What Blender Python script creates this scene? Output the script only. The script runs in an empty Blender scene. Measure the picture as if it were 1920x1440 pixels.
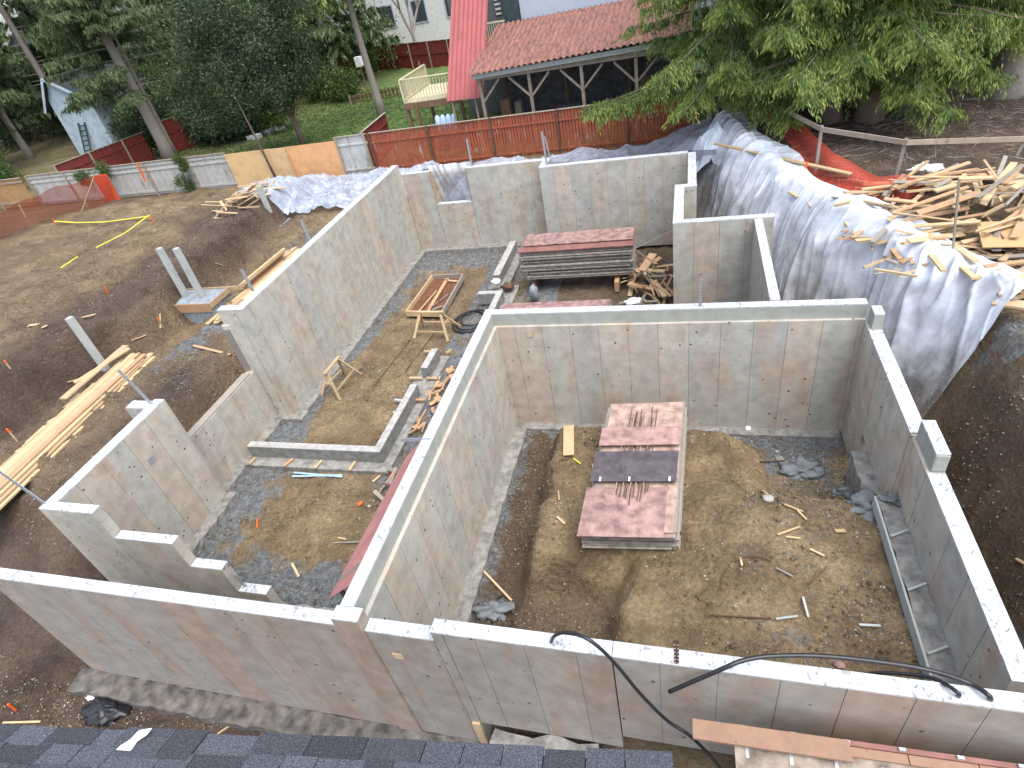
import bpy, math, random
import numpy as np
from mathutils import Matrix, Vector
random.seed(7); rng = np.random.default_rng(7)
S = bpy.context.scene
COL = S.collection
# ------------------------------------------------------------------ camera
R = np.array([[0.9594954209354909, 0.22515432115159384, -0.1693341928571715],
              [0.00656473379035452, -0.618769115595858, -0.7855454702657138],
              [-0.28164772584575676, 0.7526156477588573, -0.5951842112106375]])
CP = np.array([4.0870349, -3.3566986, 6.4506241])
FPX = 1116.909
cd = bpy.data.cameras.new('camera'); cam = bpy.data.objects.new('camera', cd); COL.objects.link(cam)
cd.sensor_width = 36; cd.lens = 36*FPX/1920; cd.clip_end = 600; cd.clip_start = 0.05
M = Matrix.Identity(4)
for i in range(3):
    M[i][0] = R[0][i]; M[i][1] = -R[1][i]; M[i][2] = -R[2][i]; M[i][3] = CP[i]
cam.matrix_world = M
S.camera = cam
# ------------------------------------------------------------------ light
w = bpy.data.worlds.new('World'); S.world = w; w.use_nodes = True
nt = w.node_tree; bg = nt.nodes['Background']
sky = nt.nodes.new('ShaderNodeTexSky'); sky.sky_type = 'NISHITA'; sky.sun_disc = False
SE, SR = math.radians(66), math.radians(128)
sky.sun_elevation = SE; sky.sun_rotation = SR; sky.dust_density = 2.5; sky.air_density = 1.0; sky.ozone_density = 1.0
hsv = nt.nodes.new('ShaderNodeHueSaturation'); hsv.inputs['Saturation'].default_value = .6
nt.links.new(sky.outputs[0], hsv.inputs['Color']); nt.links.new(hsv.outputs[0], bg.inputs[0]); bg.inputs[1].default_value = 0.15
sl = bpy.data.lights.new('sun', 'SUN'); sun = bpy.data.objects.new('sun', sl); COL.objects.link(sun)
sl.energy = 1.5; sl.angle = math.radians(60); sl.color = (1.0, 0.96, 0.9)
# direction towards the sun for nishita: rotation measured from +Y clockwise
sd = Vector((math.sin(SR)*math.cos(SE), math.cos(SR)*math.cos(SE), math.sin(SE)))
sun.rotation_euler = sd.to_track_quat('Z', 'Y').to_euler()
S.view_settings.view_transform = 'Standard'; S.view_settings.look = 'None'
S.view_settings.exposure = 1.36; S.view_settings.gamma = 1; S.view_settings.use_curve_mapping = False
# ------------------------------------------------------------------ helpers
def ray(u, v): return R.T @ np.array([(u-960)/FPX, (v-720)/FPX, 1.0])
def PZ(u, v, z): d = ray(u, v); return CP + d*(z-CP[2])/d[2]
def PY(u, v, y): d = ray(u, v); return CP + d*(y-CP[1])/d[1]
def PX(u, v, x): d = ray(u, v); return CP + d*(x-CP[0])/d[0]
def lerp(a, b, t): return a+(b-a)*t
def sm(a, b, x):
    t = np.clip((x-a)/(b-a), 0, 1); return t*t*(3-2*t)
_lat = {}
def vn(x, y, s, seed):
    """smooth value noise 0..1"""
    if seed not in _lat: _lat[seed] = np.random.default_rng(seed).random((256, 256))
    L = _lat[seed]; X = np.asarray(x, float)*s+1000; Y = np.asarray(y, float)*s+1000
    xi = np.floor(X).astype(int); yi = np.floor(Y).astype(int); fx = X-xi; fy = Y-yi
    fx = fx*fx*(3-2*fx); fy = fy*fy*(3-2*fy)
    a = L[xi % 256, yi % 256]; b = L[(xi+1) % 256, yi % 256]; c = L[xi % 256, (yi+1) % 256]; d = L[(xi+1) % 256, (yi+1) % 256]
    return (a*(1-fx)+b*fx)*(1-fy)+(c*(1-fx)+d*fx)*fy
def fbm(x, y, s, seed, o=4):
    r = 0; a = 1; t = 0
    for k in range(o):
        r = r+a*vn(x, y, s*2**k, seed+k); t += a; a *= .5
    return r/t

class MB:
    def __init__(self): self.v = []; self.f = []
    def quadbox(self, c8):
        n = len(self.v); self.v += [tuple(map(float, p)) for p in c8]
        for q in ((0, 3, 2, 1), (4, 5, 6, 7), (0, 1, 5, 4), (1, 2, 6, 5), (2, 3, 7, 6), (3, 0, 4, 7)): self.f.append(tuple(n+i for i in q))
        return self
    def box(self, x0, x1, y0, y1, z0, z1):
        return self.quadbox([(x0, y0, z0), (x1, y0, z0), (x1, y1, z0), (x0, y1, z0), (x0, y0, z1), (x1, y0, z1), (x1, y1, z1), (x0, y1, z1)])
    def board(self, a, b, wd, th, up=(0, 0, 1), roll=0.0):
        a = Vector(a); b = Vector(b); d = (b-a).normalized(); u = Vector(up)
        s = d.cross(u)
        if s.length < 1e-4: s = d.cross(Vector((0, 1, 0)))
        s.normalize(); u = s.cross(d)
        if roll: q = Matrix.Rotation(roll, 3, d); s = q @ s; u = q @ u
        s = s*wd/2; u = u*th/2
        return self.quadbox([a-s-u, b-s-u, b+s-u, a+s-u, a-s+u, b-s+u, b+s+u, a+s+u])
    def tube(self, pts, r, n=8, cap=True):
        pts = [Vector(p) for p in pts]; base = len(self.v); prev = None
        for i, p in enumerate(pts):
            t = (pts[min(i+1, len(pts)-1)]-pts[max(i-1, 0)]).normalized()
            ref = prev if prev is not None else (Vector((0, 0, 1)) if abs(t.z) < .9 else Vector((1, 0, 0)))
            s = t.cross(ref); s.normalize(); u = s.cross(t); prev = u
            rr = r[i] if hasattr(r, '__len__') else r
            for k in range(n):
                a = 2*math.pi*k/n; self.v.append(tuple(p+(s*math.cos(a)+u*math.sin(a))*rr))
        for i in range(len(pts)-1):
            for k in range(n):
                a = base+i*n+k; b = base+i*n+(k+1) % n; self.f.append((a, b, b+n, a+n))
        if cap:
            self.f.append(tuple(base+k for k in reversed(range(n)))); e = base+(len(pts)-1)*n; self.f.append(tuple(e+k for k in range(n)))
        return self
    def prism(self, poly, off):
        """polygon (3d points) extruded by vector"""
        n = len(self.v); m = len(poly); off = np.array(off)
        self.v += [tuple(map(float, p)) for p in poly]+[tuple(map(float, np.array(p)+off)) for p in poly]
        self.f.append(tuple(n+i for i in range(m))); self.f.append(tuple(n+m+i for i in reversed(range(m))))
        for i in range(m):
            j = (i+1) % m; self.f.append((n+i, n+m+i, n+m+j, n+j))
        return self
    def build(self, name, mat, parent=None, loc=None, smooth=False, bevel=0):
        me = bpy.data.meshes.new(name)
        o = Vector((0, 0, 0))
        if parent is not None: o = wloc(parent)
        if loc is not None: o = Vector(loc)
        me.from_pydata([(x-o.x, y-o.y, z-o.z) for x, y, z in self.v], [], self.f)
        me.materials.append(mat)
        if smooth: me.polygons.foreach_set('use_smooth', [True]*len(me.polygons))
        ob = bpy.data.objects.new(name, me); COL.objects.link(ob)
        if parent is not None:
            ob.parent = parent
            if loc is not None: ob.location = o-wloc(parent)
        elif loc is not None: ob.location = o
        if bevel:
            b = ob.modifiers.new('bevel', 'BEVEL'); b.width = bevel; b.segments = 2; b.limit_method = 'ANGLE'
        return ob
def wloc(o):
    v = Vector(o.location); 
    while o.parent is not None: o = o.parent; v = v+o.location
    return v
def tag(o, label=None, cat=None, group=None, kind=None):
    if label: o['label'] = label
    if cat: o['category'] = cat
    if group: o['group'] = group
    if kind: o['kind'] = kind
    return o
def thing(name, label, cat, loc, group=None):
    o = bpy.data.objects.new(name, None); COL.objects.link(o); o.location = loc; o.empty_display_size = .2
    return tag(o, label, cat, group)
def npmesh(name, V, F, mat, smooth=False, attrs=None, parent=None, origin=None):
    """V (n,3) F (m,k) numpy"""
    V = np.asarray(V, np.float32); F = np.asarray(F, np.int32); k = F.shape[1]
    me = bpy.data.meshes.new(name)
    if origin is None: origin = wloc(parent) if parent is not None else (0, 0, 0)
    V = V-np.array(origin, np.float32)
    me.vertices.add(len(V)); me.vertices.foreach_set('co', V.ravel())
    me.loops.add(F.size); me.loops.foreach_set('vertex_index', F.ravel())
    me.polygons.add(len(F)); me.polygons.foreach_set('loop_start', np.arange(0, F.size, k, dtype=np.int32))
    if smooth: me.polygons.foreach_set('use_smooth', np.ones(len(F), bool))
    me.update(calc_edges=True)
    for an, av in (attrs or {}).items():
        at = me.attributes.new(an, 'FLOAT', 'POINT'); at.data.foreach_set('value', np.asarray(av, np.float32))
    me.materials.append(mat)
    ob = bpy.data.objects.new(name, me); COL.objects.link(ob)
    if parent is not None: ob.parent = parent
    else: ob.location = origin
    return ob
# ------------------------------------------------------------------ materials
class NM:
    def __init__(self, name):
        self.m = bpy.data.materials.new(name); self.m.use_nodes = True; self.t = self.m.node_tree; self.b = self.t.nodes['Principled BSDF']
        self.g = self.t.nodes.new('ShaderNodeNewGeometry'); self.pos = self.g.outputs['Position']
    def n(self, t): return self.t.nodes.new(t)
    def l(self, a, b): self.t.links.new(a, b)
    def noise(self, scale, detail=4, vec=None, rough=.55, stretch=None):
        x = self.n('ShaderNodeTexNoise'); x.inputs['Scale'].default_value = scale; x.inputs['Detail'].default_value = detail; x.inputs['Roughness'].default_value = rough
        v = vec or self.pos
        if stretch:
            mp = self.n('ShaderNodeMapping'); mp.inputs['Scale'].default_value = stretch; self.l(v, mp.inputs['Vector']); v = mp.outputs[0]
        self.l(v, x.inputs['Vector']); return x.outputs['Fac']
    def voro(self, scale, rnd=1, feature='F1'):
        x = self.n('ShaderNodeTexVoronoi'); x.feature = feature; x.inputs['Scale'].default_value = scale; x.inputs['Randomness'].default_value = rnd; self.l(self.pos, x.inputs['Vector']); return x
    def ramp(self, fac, stops, interp='LINEAR'):
        r = self.n('ShaderNodeValToRGB'); r.color_ramp.interpolation = interp
        e = r.color_ramp.elements
        while len(e) < len(stops): e.new(.5)
        for i, (p, c) in enumerate(stops):
            e[i].position = p; e[i].color = (c, c, c, 1) if not hasattr(c, '__len__') else (*c, 1)
        self.l(fac, r.inputs[0]); return r.outputs[0]
    def mix(self, fac, a, b, mode='MIX'):
        x = self.n('ShaderNodeMix'); x.data_type = 'RGBA'; x.blend_type = mode
        for s, i in ((fac, 0), (a, 6), (b, 7)):
            if hasattr(s, 'is_linked'): self.l(s, x.inputs[i])
            elif i == 0: x.inputs[0].default_value = s
            else: x.inputs[i].default_value = (*s, 1) if hasattr(s, '__len__') else (s, s, s, 1)
        return x.outputs[2]
    def math(self, op, a, b=0.0, c=0.0):
        x = self.n('ShaderNodeMath'); x.operation = op
        for i, s in enumerate((a, b, c)):
            if hasattr(s, 'is_linked'): self.l(s, x.inputs[i])
            else: x.inputs[i].default_value = s
        return x.outputs[0]
    def attr(self, name):
        x = self.n('ShaderNodeAttribute'); x.attribute_name = name; return x.outputs['Fac']
    def rand(self): return self.n('ShaderNodeObjectInfo').outputs['Random']
    def fin(self, col, rough=.8, bump=None, bs=.3, bd=.02, spec=.3):
        if hasattr(col, 'is_linked'): self.l(col, self.b.inputs['Base Color'])
        else: self.b.inputs['Base Color'].default_value = (*col, 1)
        if hasattr(rough, 'is_linked'): self.l(rough, self.b.inputs['Roughness'])
        else: self.b.inputs['Roughness'].default_value = rough
        self.b.inputs['Specular IOR Level'].default_value = spec
        if bump is not None:
            bp = self.n('ShaderNodeBump'); bp.inputs['Strength'].default_value = bs; bp.inputs['Distance'].default_value = bd
            self.l(bump, bp.inputs['Height']); self.l(bp.outputs[0], self.b.inputs['Normal'])
        return self.m
def simple(name, col, rough=.7, var=.25, scale=6, metal=0, bs=.2, spec=.3, rv=0.0):
    k = NM(name); c2 = tuple(x*(1-var) for x in col); c1 = tuple(min(1, x*(1+var)) for x in col)
    c = k.ramp(k.noise(scale, 5), [(.3, c2), (.7, c1)])
    if rv: c = k.mix(k.ramp(k.rand(), [(0, 0), (1, rv)]), c, tuple(x*.35 for x in col))
    k.b.inputs['Metallic'].default_value = metal
    return k.fin(c, rough, k.noise(scale*4, 3), bs, .01, spec)
def concrete(name, base, warm, cool, seamless=False):
    k = NM(name)
    r = k.rand()
    c = k.mix(k.ramp(r, [(0, cool), (.35, base), (.6, base), (.78, warm), (1, cool)]), base, base) if False else k.ramp(r, [(0, cool), (.3, base), (.5, tuple(x*1.07 for x in base)), (.62, warm), (.8, base), (1, cool)])
    # pinkish release-oil stains running down the form lines
    st = k.ramp(k.noise(1.1, 6, rough=.6, stretch=(1.6, 1.6, .45)), [(.49, 0), (.70, .75)])
    c = k.mix(st, c, (warm[0]*.93, warm[1]*.8, warm[2]*.7))
    mott = k.ramp(k.noise(3.2, 8, rough=.65), [(.25, .70), (.75, 1.2)])
    c = k.mix(1.0, c, mott, 'MULTIPLY')
    pale = k.ramp(k.noise(.8, 5, stretch=(1.2, 1.2, .8)), [(.55, 0), (.8, .5)])
    c = k.mix(pale, c, tuple(min(.6, x*1.25) for x in base))
    # bug holes and tie marks
    v = k.voro(4.6, .8); d = k.ramp(v.outputs['Distance'], [(.08, 1), (.13, 0)])
    gate = k.ramp(k.noise(1.7, 2), [(.42, 0), (.52, 1)])
    hole = k.math('MULTIPLY', d, gate)
    v2 = k.voro(17, 1); d2 = k.ramp(v2.outputs['Distance'], [(.07, 1), (.12, 0)])
    g2 = k.ramp(k.noise(2.6, 3), [(.5, 0), (.6, .7)])
    hole = k.math('MAXIMUM', hole, k.math('MULTIPLY', d2, g2))
    c = k.mix(hole, c, (.05, .048, .045))
    hgt = k.math('SUBTRACT', k.noise(9, 5), hole)
    return k.fin(c, .78, hgt, .25, .012, .35)
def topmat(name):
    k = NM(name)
    c = k.ramp(k.noise(2.5, 6), [(.3, (.36, .38, .40)), (.7, (.52, .55, .57))])  # lighter trowelled concrete; the sky's blue-white brightness is put into the colour
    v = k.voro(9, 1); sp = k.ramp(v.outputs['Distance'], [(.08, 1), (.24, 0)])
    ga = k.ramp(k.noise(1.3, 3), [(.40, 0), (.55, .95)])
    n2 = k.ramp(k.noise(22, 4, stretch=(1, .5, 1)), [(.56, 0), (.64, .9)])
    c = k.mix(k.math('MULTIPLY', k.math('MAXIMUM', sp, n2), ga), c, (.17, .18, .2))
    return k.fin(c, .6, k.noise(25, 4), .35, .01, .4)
MAT = {}
MAT['conc'] = concrete('concrete', (.40, .383, .332), (.43, .355, .295), (.37, .367, .342))
MAT['concw'] = concrete('concrete_warm', (.285, .255, .222), (.31, .235, .19), (.275, .262, .24))
MAT['top'] = topmat('skylit_trowelled_top')
MAT['band'] = simple('concrete_band', (.30, .31, .28), .8, .12, 5)
MAT['foot'] = simple('footing_concrete', (.21, .205, .19), .85, .4, 7, bs=.6)
MAT['pony'] = simple('low_wall_concrete', (.20, .205, .2), .8, .3, 6, bs=.4)
MAT['slab'] = simple('pad_concrete', (.22, .25, .28), .7, .3, 8, bs=.5)
def wood(name, a, b, rv=.25, knots=True, sc=1.0):
    k = NM(name); tc = k.n('ShaderNodeTexCoord').outputs['Object']
    g = k.noise(14*sc, 5, vec=tc, stretch=(1, 1, 1), rough=.7)
    g2 = k.noise(3*sc, 4)
    c = k.mix(k.math('MULTIPLY', g, 1.0), a, b)
    c = k.mix(k.ramp(g2, [(.45, 0), (.75, .6)]), c, tuple(x*.6 for x in b))
    c = k.mix(k.ramp(k.rand(), [(0, 0), (.55, .1), (1, rv)]), c, tuple(x*.35 for x in a))
    if knots:
        v = k.voro(5, 1); c = k.mix(k.ramp(v.outputs['Distance'], [(.04, .8), (.09, 0)]), c, (.10, .05, .03))
    return k.fin(c, .75, g, .25, .004, .25)
MAT['wood'] = wood('fresh_lumber', (.48, .34, .19), (.60, .45, .28), .45)
MAT['woodo'] = wood('orange_lumber', (.44, .26, .145), (.54, .35, .21), .4)
MAT['woodg'] = wood('weathered_lumber', (.24, .21, .18), (.34, .31, .27), .4)
MAT['woodp'] = wood('pale_post', (.36, .38, .36), (.45, .47, .45), .1)
MAT['ply'] = wood('plywood_tan', (.58, .38, .19), (.66, .47, .26), .1, False)
MAT['plyo'] = wood('plywood_orange', (.64, .32, .15), (.68, .40, .2), .1, False)
MAT['osb'] = wood('osb_board', (.42, .26, .12), (.55, .38, .2), .1, False, 3)
MAT['formpink'] = simple('form_face_pink', (.27, .17, .155), .6, .5, 5, bs=.15, rv=.15)
MAT['formred'] = simple('form_face_red', (.21, .10, .085), .5, .25, 3, bs=.1)
MAT['formlean'] = simple('form_face_rose', (.36, .16, .15), .55, .2, 3, bs=.1)
MAT['ponytop'] = simple('low_wall_top', (.34, .335, .32), .75, .25, 6, bs=.3)
MAT['formgreyp'] = simple('form_back_weathered', (.23, .19, .155), .75, .55, 5, bs=.4)
MAT['plankr'] = wood('reddish_plank', (.24, .14, .095), (.36, .23, .16), .3)
MAT['formdirty'] = simple('form_face_dirty', (.34, .24, .2), .75, .45, 6, bs=.3, rv=.4)
MAT['formgrey'] = simple('form_edge_grey', (.24, .22, .195), .8, .4, 9, bs=.4, rv=.35)
MAT['formdark'] = simple('form_face_dark', (.075, .065, .07), .45, .4, 6, bs=.1)
MAT['galv'] = simple('galvanised_steel', (.42, .46, .5), .45, .2, 20, .6)
MAT['rust'] = simple('rusty_steel', (.10, .055, .035), .8, .4, 14, bs=.3)
MAT['black'] = simple('black_poly', (.014, .014, .017), .38, .2, 6, spec=.5)
MAT['orange'] = simple('orange_paint', (.75, .12, .02), .6, .15)
MAT['orangeb'] = simple('orange_board', (.46, .07, .03), .7, .25)
MAT['white'] = simple('white_scrap', (.8, .8, .82), .6, .1)
MAT['blue'] = simple('blue_strip', (.30, .45, .6), .4, .2)
MAT['yellow'] = simple('yellow_tape', (.72, .66, .05), .5, .1)
MAT['trunk'] = wood('bark', (.13, .095, .075), (.22, .17, .14), .2, False, .7)
MAT['trunkg'] = wood('bark_grey', (.22, .195, .17), (.36, .32, .29), .2, False, .7)
MAT['stone'] = simple('stone', (.38, .37, .34), .8, .5, 4, rv=.8)
MAT['footd'] = simple('muddy_footing', (.11, .10, .09), .85, .55, 5, bs=.6)
MAT['mud'] = simple('cement_slurry', (.15, .165, .175), .8, .35, 7, bs=.5, rv=.3)
def ground_mat():
    k = NM('dirt')
    a = k.ramp(k.noise(1.2, 8, rough=.62), [(.28, (.105, .07, .04)), (.5, (.205, .148, .082)), (.72, (.32, .24, .14))])
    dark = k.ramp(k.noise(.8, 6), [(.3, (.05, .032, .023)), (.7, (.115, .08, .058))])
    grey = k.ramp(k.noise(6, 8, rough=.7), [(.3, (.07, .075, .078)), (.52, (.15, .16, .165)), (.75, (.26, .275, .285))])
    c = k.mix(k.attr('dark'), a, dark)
    gm = k.math('ADD', k.attr('grey'), k.math('MULTIPLY', k.math('SUBTRACT', k.noise(2.2, 5), .5), 1.1))
    gf = k.math('MULTIPLY', k.ramp(gm, [(.42, 0), (.62, 1)]), k.ramp(k.attr('grey'), [(0, 0), (.15, 1)]))
    c = k.mix(gf, c, grey)
    lawn = k.ramp(k.noise(1.5, 7), [(.3, (.05, .09, .025)), (.7, (.13, .19, .05))])
    c = k.mix(k.attr('lawn'), c, lawn)
    c = k.mix(1.0, c, k.ramp(k.noise(14, 6, rough=.7), [(.3, .55), (.7, 1.4)]), 'MULTIPLY')
    v = k.voro(26, 1); pb = k.math('MULTIPLY', k.ramp(v.outputs['Distance'], [(.13, 1), (.2, 0)]), k.ramp(k.noise(3.1, 4), [(.47, 0), (.62, .85)]))
    pb = k.math('MULTIPLY', pb, k.math('SUBTRACT', 1.0, k.attr('lawn')))
    c = k.mix(pb, c, (.34, .32, .29))
    h = k.math('ADD', k.noise(8, 8, rough=.68), k.math('MULTIPLY', pb, .5))
    wet = k.ramp(k.noise(1.9, 3), [(.35, .62), (.6, .95)])
    return k.fin(c, wet, h, 1.0, .13, .35)
MAT['dirt'] = ground_mat()
def leaf_mat(name, d, m, l):
    k = NM(name)
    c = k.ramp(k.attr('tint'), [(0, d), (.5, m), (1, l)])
    k.b.inputs['Transmission Weight'].default_value = 0
    k.fin(c, .55, None, spec=.3)
    tr = k.n('ShaderNodeBsdfTranslucent'); k.l(c, tr.inputs[0]); mx = k.n('ShaderNodeMixShader'); mx.inputs[0].default_value = .3
    out = k.t.nodes['Material Output']; k.l(k.b.outputs[0], mx.inputs[1]); k.l(tr.outputs[0], mx.inputs[2]); k.l(mx.outputs[0], out.inputs[0])
    return k.m
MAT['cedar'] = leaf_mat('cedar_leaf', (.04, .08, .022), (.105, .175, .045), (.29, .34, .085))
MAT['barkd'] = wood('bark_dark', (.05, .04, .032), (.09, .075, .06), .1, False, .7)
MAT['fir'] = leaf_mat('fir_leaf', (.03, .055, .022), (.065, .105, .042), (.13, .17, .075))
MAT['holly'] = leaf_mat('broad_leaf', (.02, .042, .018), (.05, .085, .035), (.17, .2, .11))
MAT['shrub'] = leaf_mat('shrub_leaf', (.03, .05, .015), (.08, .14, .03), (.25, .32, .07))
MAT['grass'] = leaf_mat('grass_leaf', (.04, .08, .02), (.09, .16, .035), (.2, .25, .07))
def plastic_mat(name, t0, t1, ca=(.62, .68, .78), cb=(.82, .86, .94)):
    k = NM(name)
    c = k.ramp(k.noise(2.2, 5), [(.3, ca), (.7, cb)])
    dirt = k.ramp(k.noise(5, 7, rough=.7), [(.62, 0), (.74, .5)])
    c = k.mix(dirt, c, (.16, .13, .10))
    k.fin(c, k.ramp(k.noise(3, 3), [(.3, .06), (.7, .2)]), k.noise(2.2, 3, stretch=(.6, 3.0, 1)), .45, .06, .6)
    tb = k.n('ShaderNodeBsdfTransparent'); mx = k.n('ShaderNodeMixShader'); out = k.t.nodes['Material Output']
    fac = k.ramp(k.math('ADD', k.noise(1.6, 6), k.attr('clear')), [(.35, t0), (.95, t1)])
    k.l(fac, mx.inputs[0]); k.l(k.b.outputs[0], mx.inputs[1]); k.l(tb.outputs[0], mx.inputs[2]); k.l(mx.outputs[0], out.inputs[0])
    return k.m
MAT['plastic'] = plastic_mat('poly_sheet', .12, .85)
MAT['plasticb'] = plastic_mat('poly_sheet_thin', .25, .7, (.30, .35, .44), (.50, .56, .66))
def fencemat(name, col, worn, amt):
    k = NM(name)
    c = k.ramp(k.noise(3, 4), [(.3, tuple(x*.75 for x in col)), (.7, col)])
    wv = k.ramp(k.noise(6, 6, rough=.7, stretch=(1, 1, .25)), [(amt, 0), (amt+.1, 1)])
    c = k.mix(wv, c, worn); c = k.mix(k.ramp(k.rand(), [(0, 0), (1, .35)]), c, tuple(x*.5 for x in col))
    return k.fin(c, .8, k.noise(20, 4, stretch=(1, 1, .2)), .3, .01, .2)
MAT['fred'] = fencemat('fence_red', (.36, .095, .052), (.36, .27, .24), .58)
MAT['fred2'] = fencemat('fence_dark_red', (.20, .04, .035), (.3, .18, .15), .7)
MAT['fwhite'] = fencemat('fence_white', (.50, .50, .48), (.22, .2, .17), .56)
MAT['ftan'] = fencemat('fence_tan', (.42, .26, .12), (.3, .22, .14), .6)
MAT['frail'] = fencemat('fence_rail', (.36, .30, .24), (.18, .15, .12), .55)
def net_mat(name, cell):
    k = NM(name); k.fin((.46, .06, .035), .6)
    # the openings of the net: a fine diamond grid in the sheet's own coordinates
    uv = k.n('ShaderNodeTexCoord').outputs['UV']
    sp = k.n('ShaderNodeSeparateXYZ'); k.l(uv, sp.inputs[0])
    def line(a):
        f = k.math('FRACT', a); return k.math('LESS_THAN', k.math('ABSOLUTE', k.math('SUBTRACT', f, .5)), .17)
    a = line(k.math('MULTIPLY', k.math('ADD', sp.outputs[0], sp.outputs[1]), cell)); b = line(k.math('MULTIPLY', k.math('SUBTRACT', sp.outputs[0], sp.outputs[1]), cell))
    on = k.math('MAXIMUM', a, b)
    tb = k.n('ShaderNodeBsdfTransparent'); mx = k.n('ShaderNodeMixShader'); out = k.t.nodes['Material Output']
    k.l(on, mx.inputs[0]); k.l(tb.outputs[0], mx.inputs[1]); k.l(k.b.outputs[0], mx.inputs[2]); k.l(mx.outputs[0], out.inputs[0])
    return k.m
MAT['net'] = net_mat('orange_net', 13.0)
def roofred(name, a, b, thr, st=(1, 1, 1)):
    k = NM(name)
    c = k.ramp(k.noise(1.5, 4), [(.3, tuple(x*.8 for x in a)), (.7, a)])
    c = k.mix(k.ramp(k.noise(7, 6, rough=.7, stretch=st), [(thr, 0), (thr+.12, 1)]), c, b)
    return k.fin(c, .6, None, spec=.4)
MAT['roofA'] = roofred('roof_red_sheet', (.34, .09, .09), (.08, .03, .03), .72)
MAT['roofB'] = roofred('roof_orange_sheet', (.27, .12, .095), (.09, .05, .04), .47, (2.2, .35, .35))
MAT['siding'] = simple('house_siding', (.42, .47, .55), .7, .06, 2)
MAT['shedp'] = simple('shed_boards', (.38, .46, .52), .8, .2, 3)
MAT['greyh'] = simple('grey_house', (.11, .125, .125), .8, .15, 3)
MAT['trim'] = simple('white_trim', (.62, .62, .6), .6, .1, 3)
MAT['cream'] = simple('cream_rail', (.55, .50, .34), .6, .12, 4)
MAT['deckb'] = simple('deck_brown', (.16, .10, .06), .7, .2, 4)
MAT['darkroof'] = simple('dark_roof', (.03, .033, .037), .9, .3, 6)
MAT['darkdoor'] = simple('dark_door', (.04, .06, .065), .5, .2, 4)
MAT['glass'] = simple('window_glass', (.05, .06, .07), .12, .1, 2, spec=.8)
MAT['dim'] = simple('dim_goods', (.07, .07, .08), .7, .5, 3)
MAT['jug'] = simple('blue_jug', (.4, .52, .7), .35, .15, 4)
def shingle():
    k = NM('asphalt_shingle')
    a = k.ramp(k.noise(160, 3, rough=.8), [(.35, (.02, .022, .028)), (.52, (.055, .06, .075)), (.70, (.20, .21, .24))])
    c = k.mix(1.0, a, k.ramp(k.rand(), [(0, .55), (1, 1.25)]), 'MULTIPLY')
    return k.fin(c, .9, k.noise(160, 2), .6, .006, .3)
MAT['shingle'] = shingle()

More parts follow.
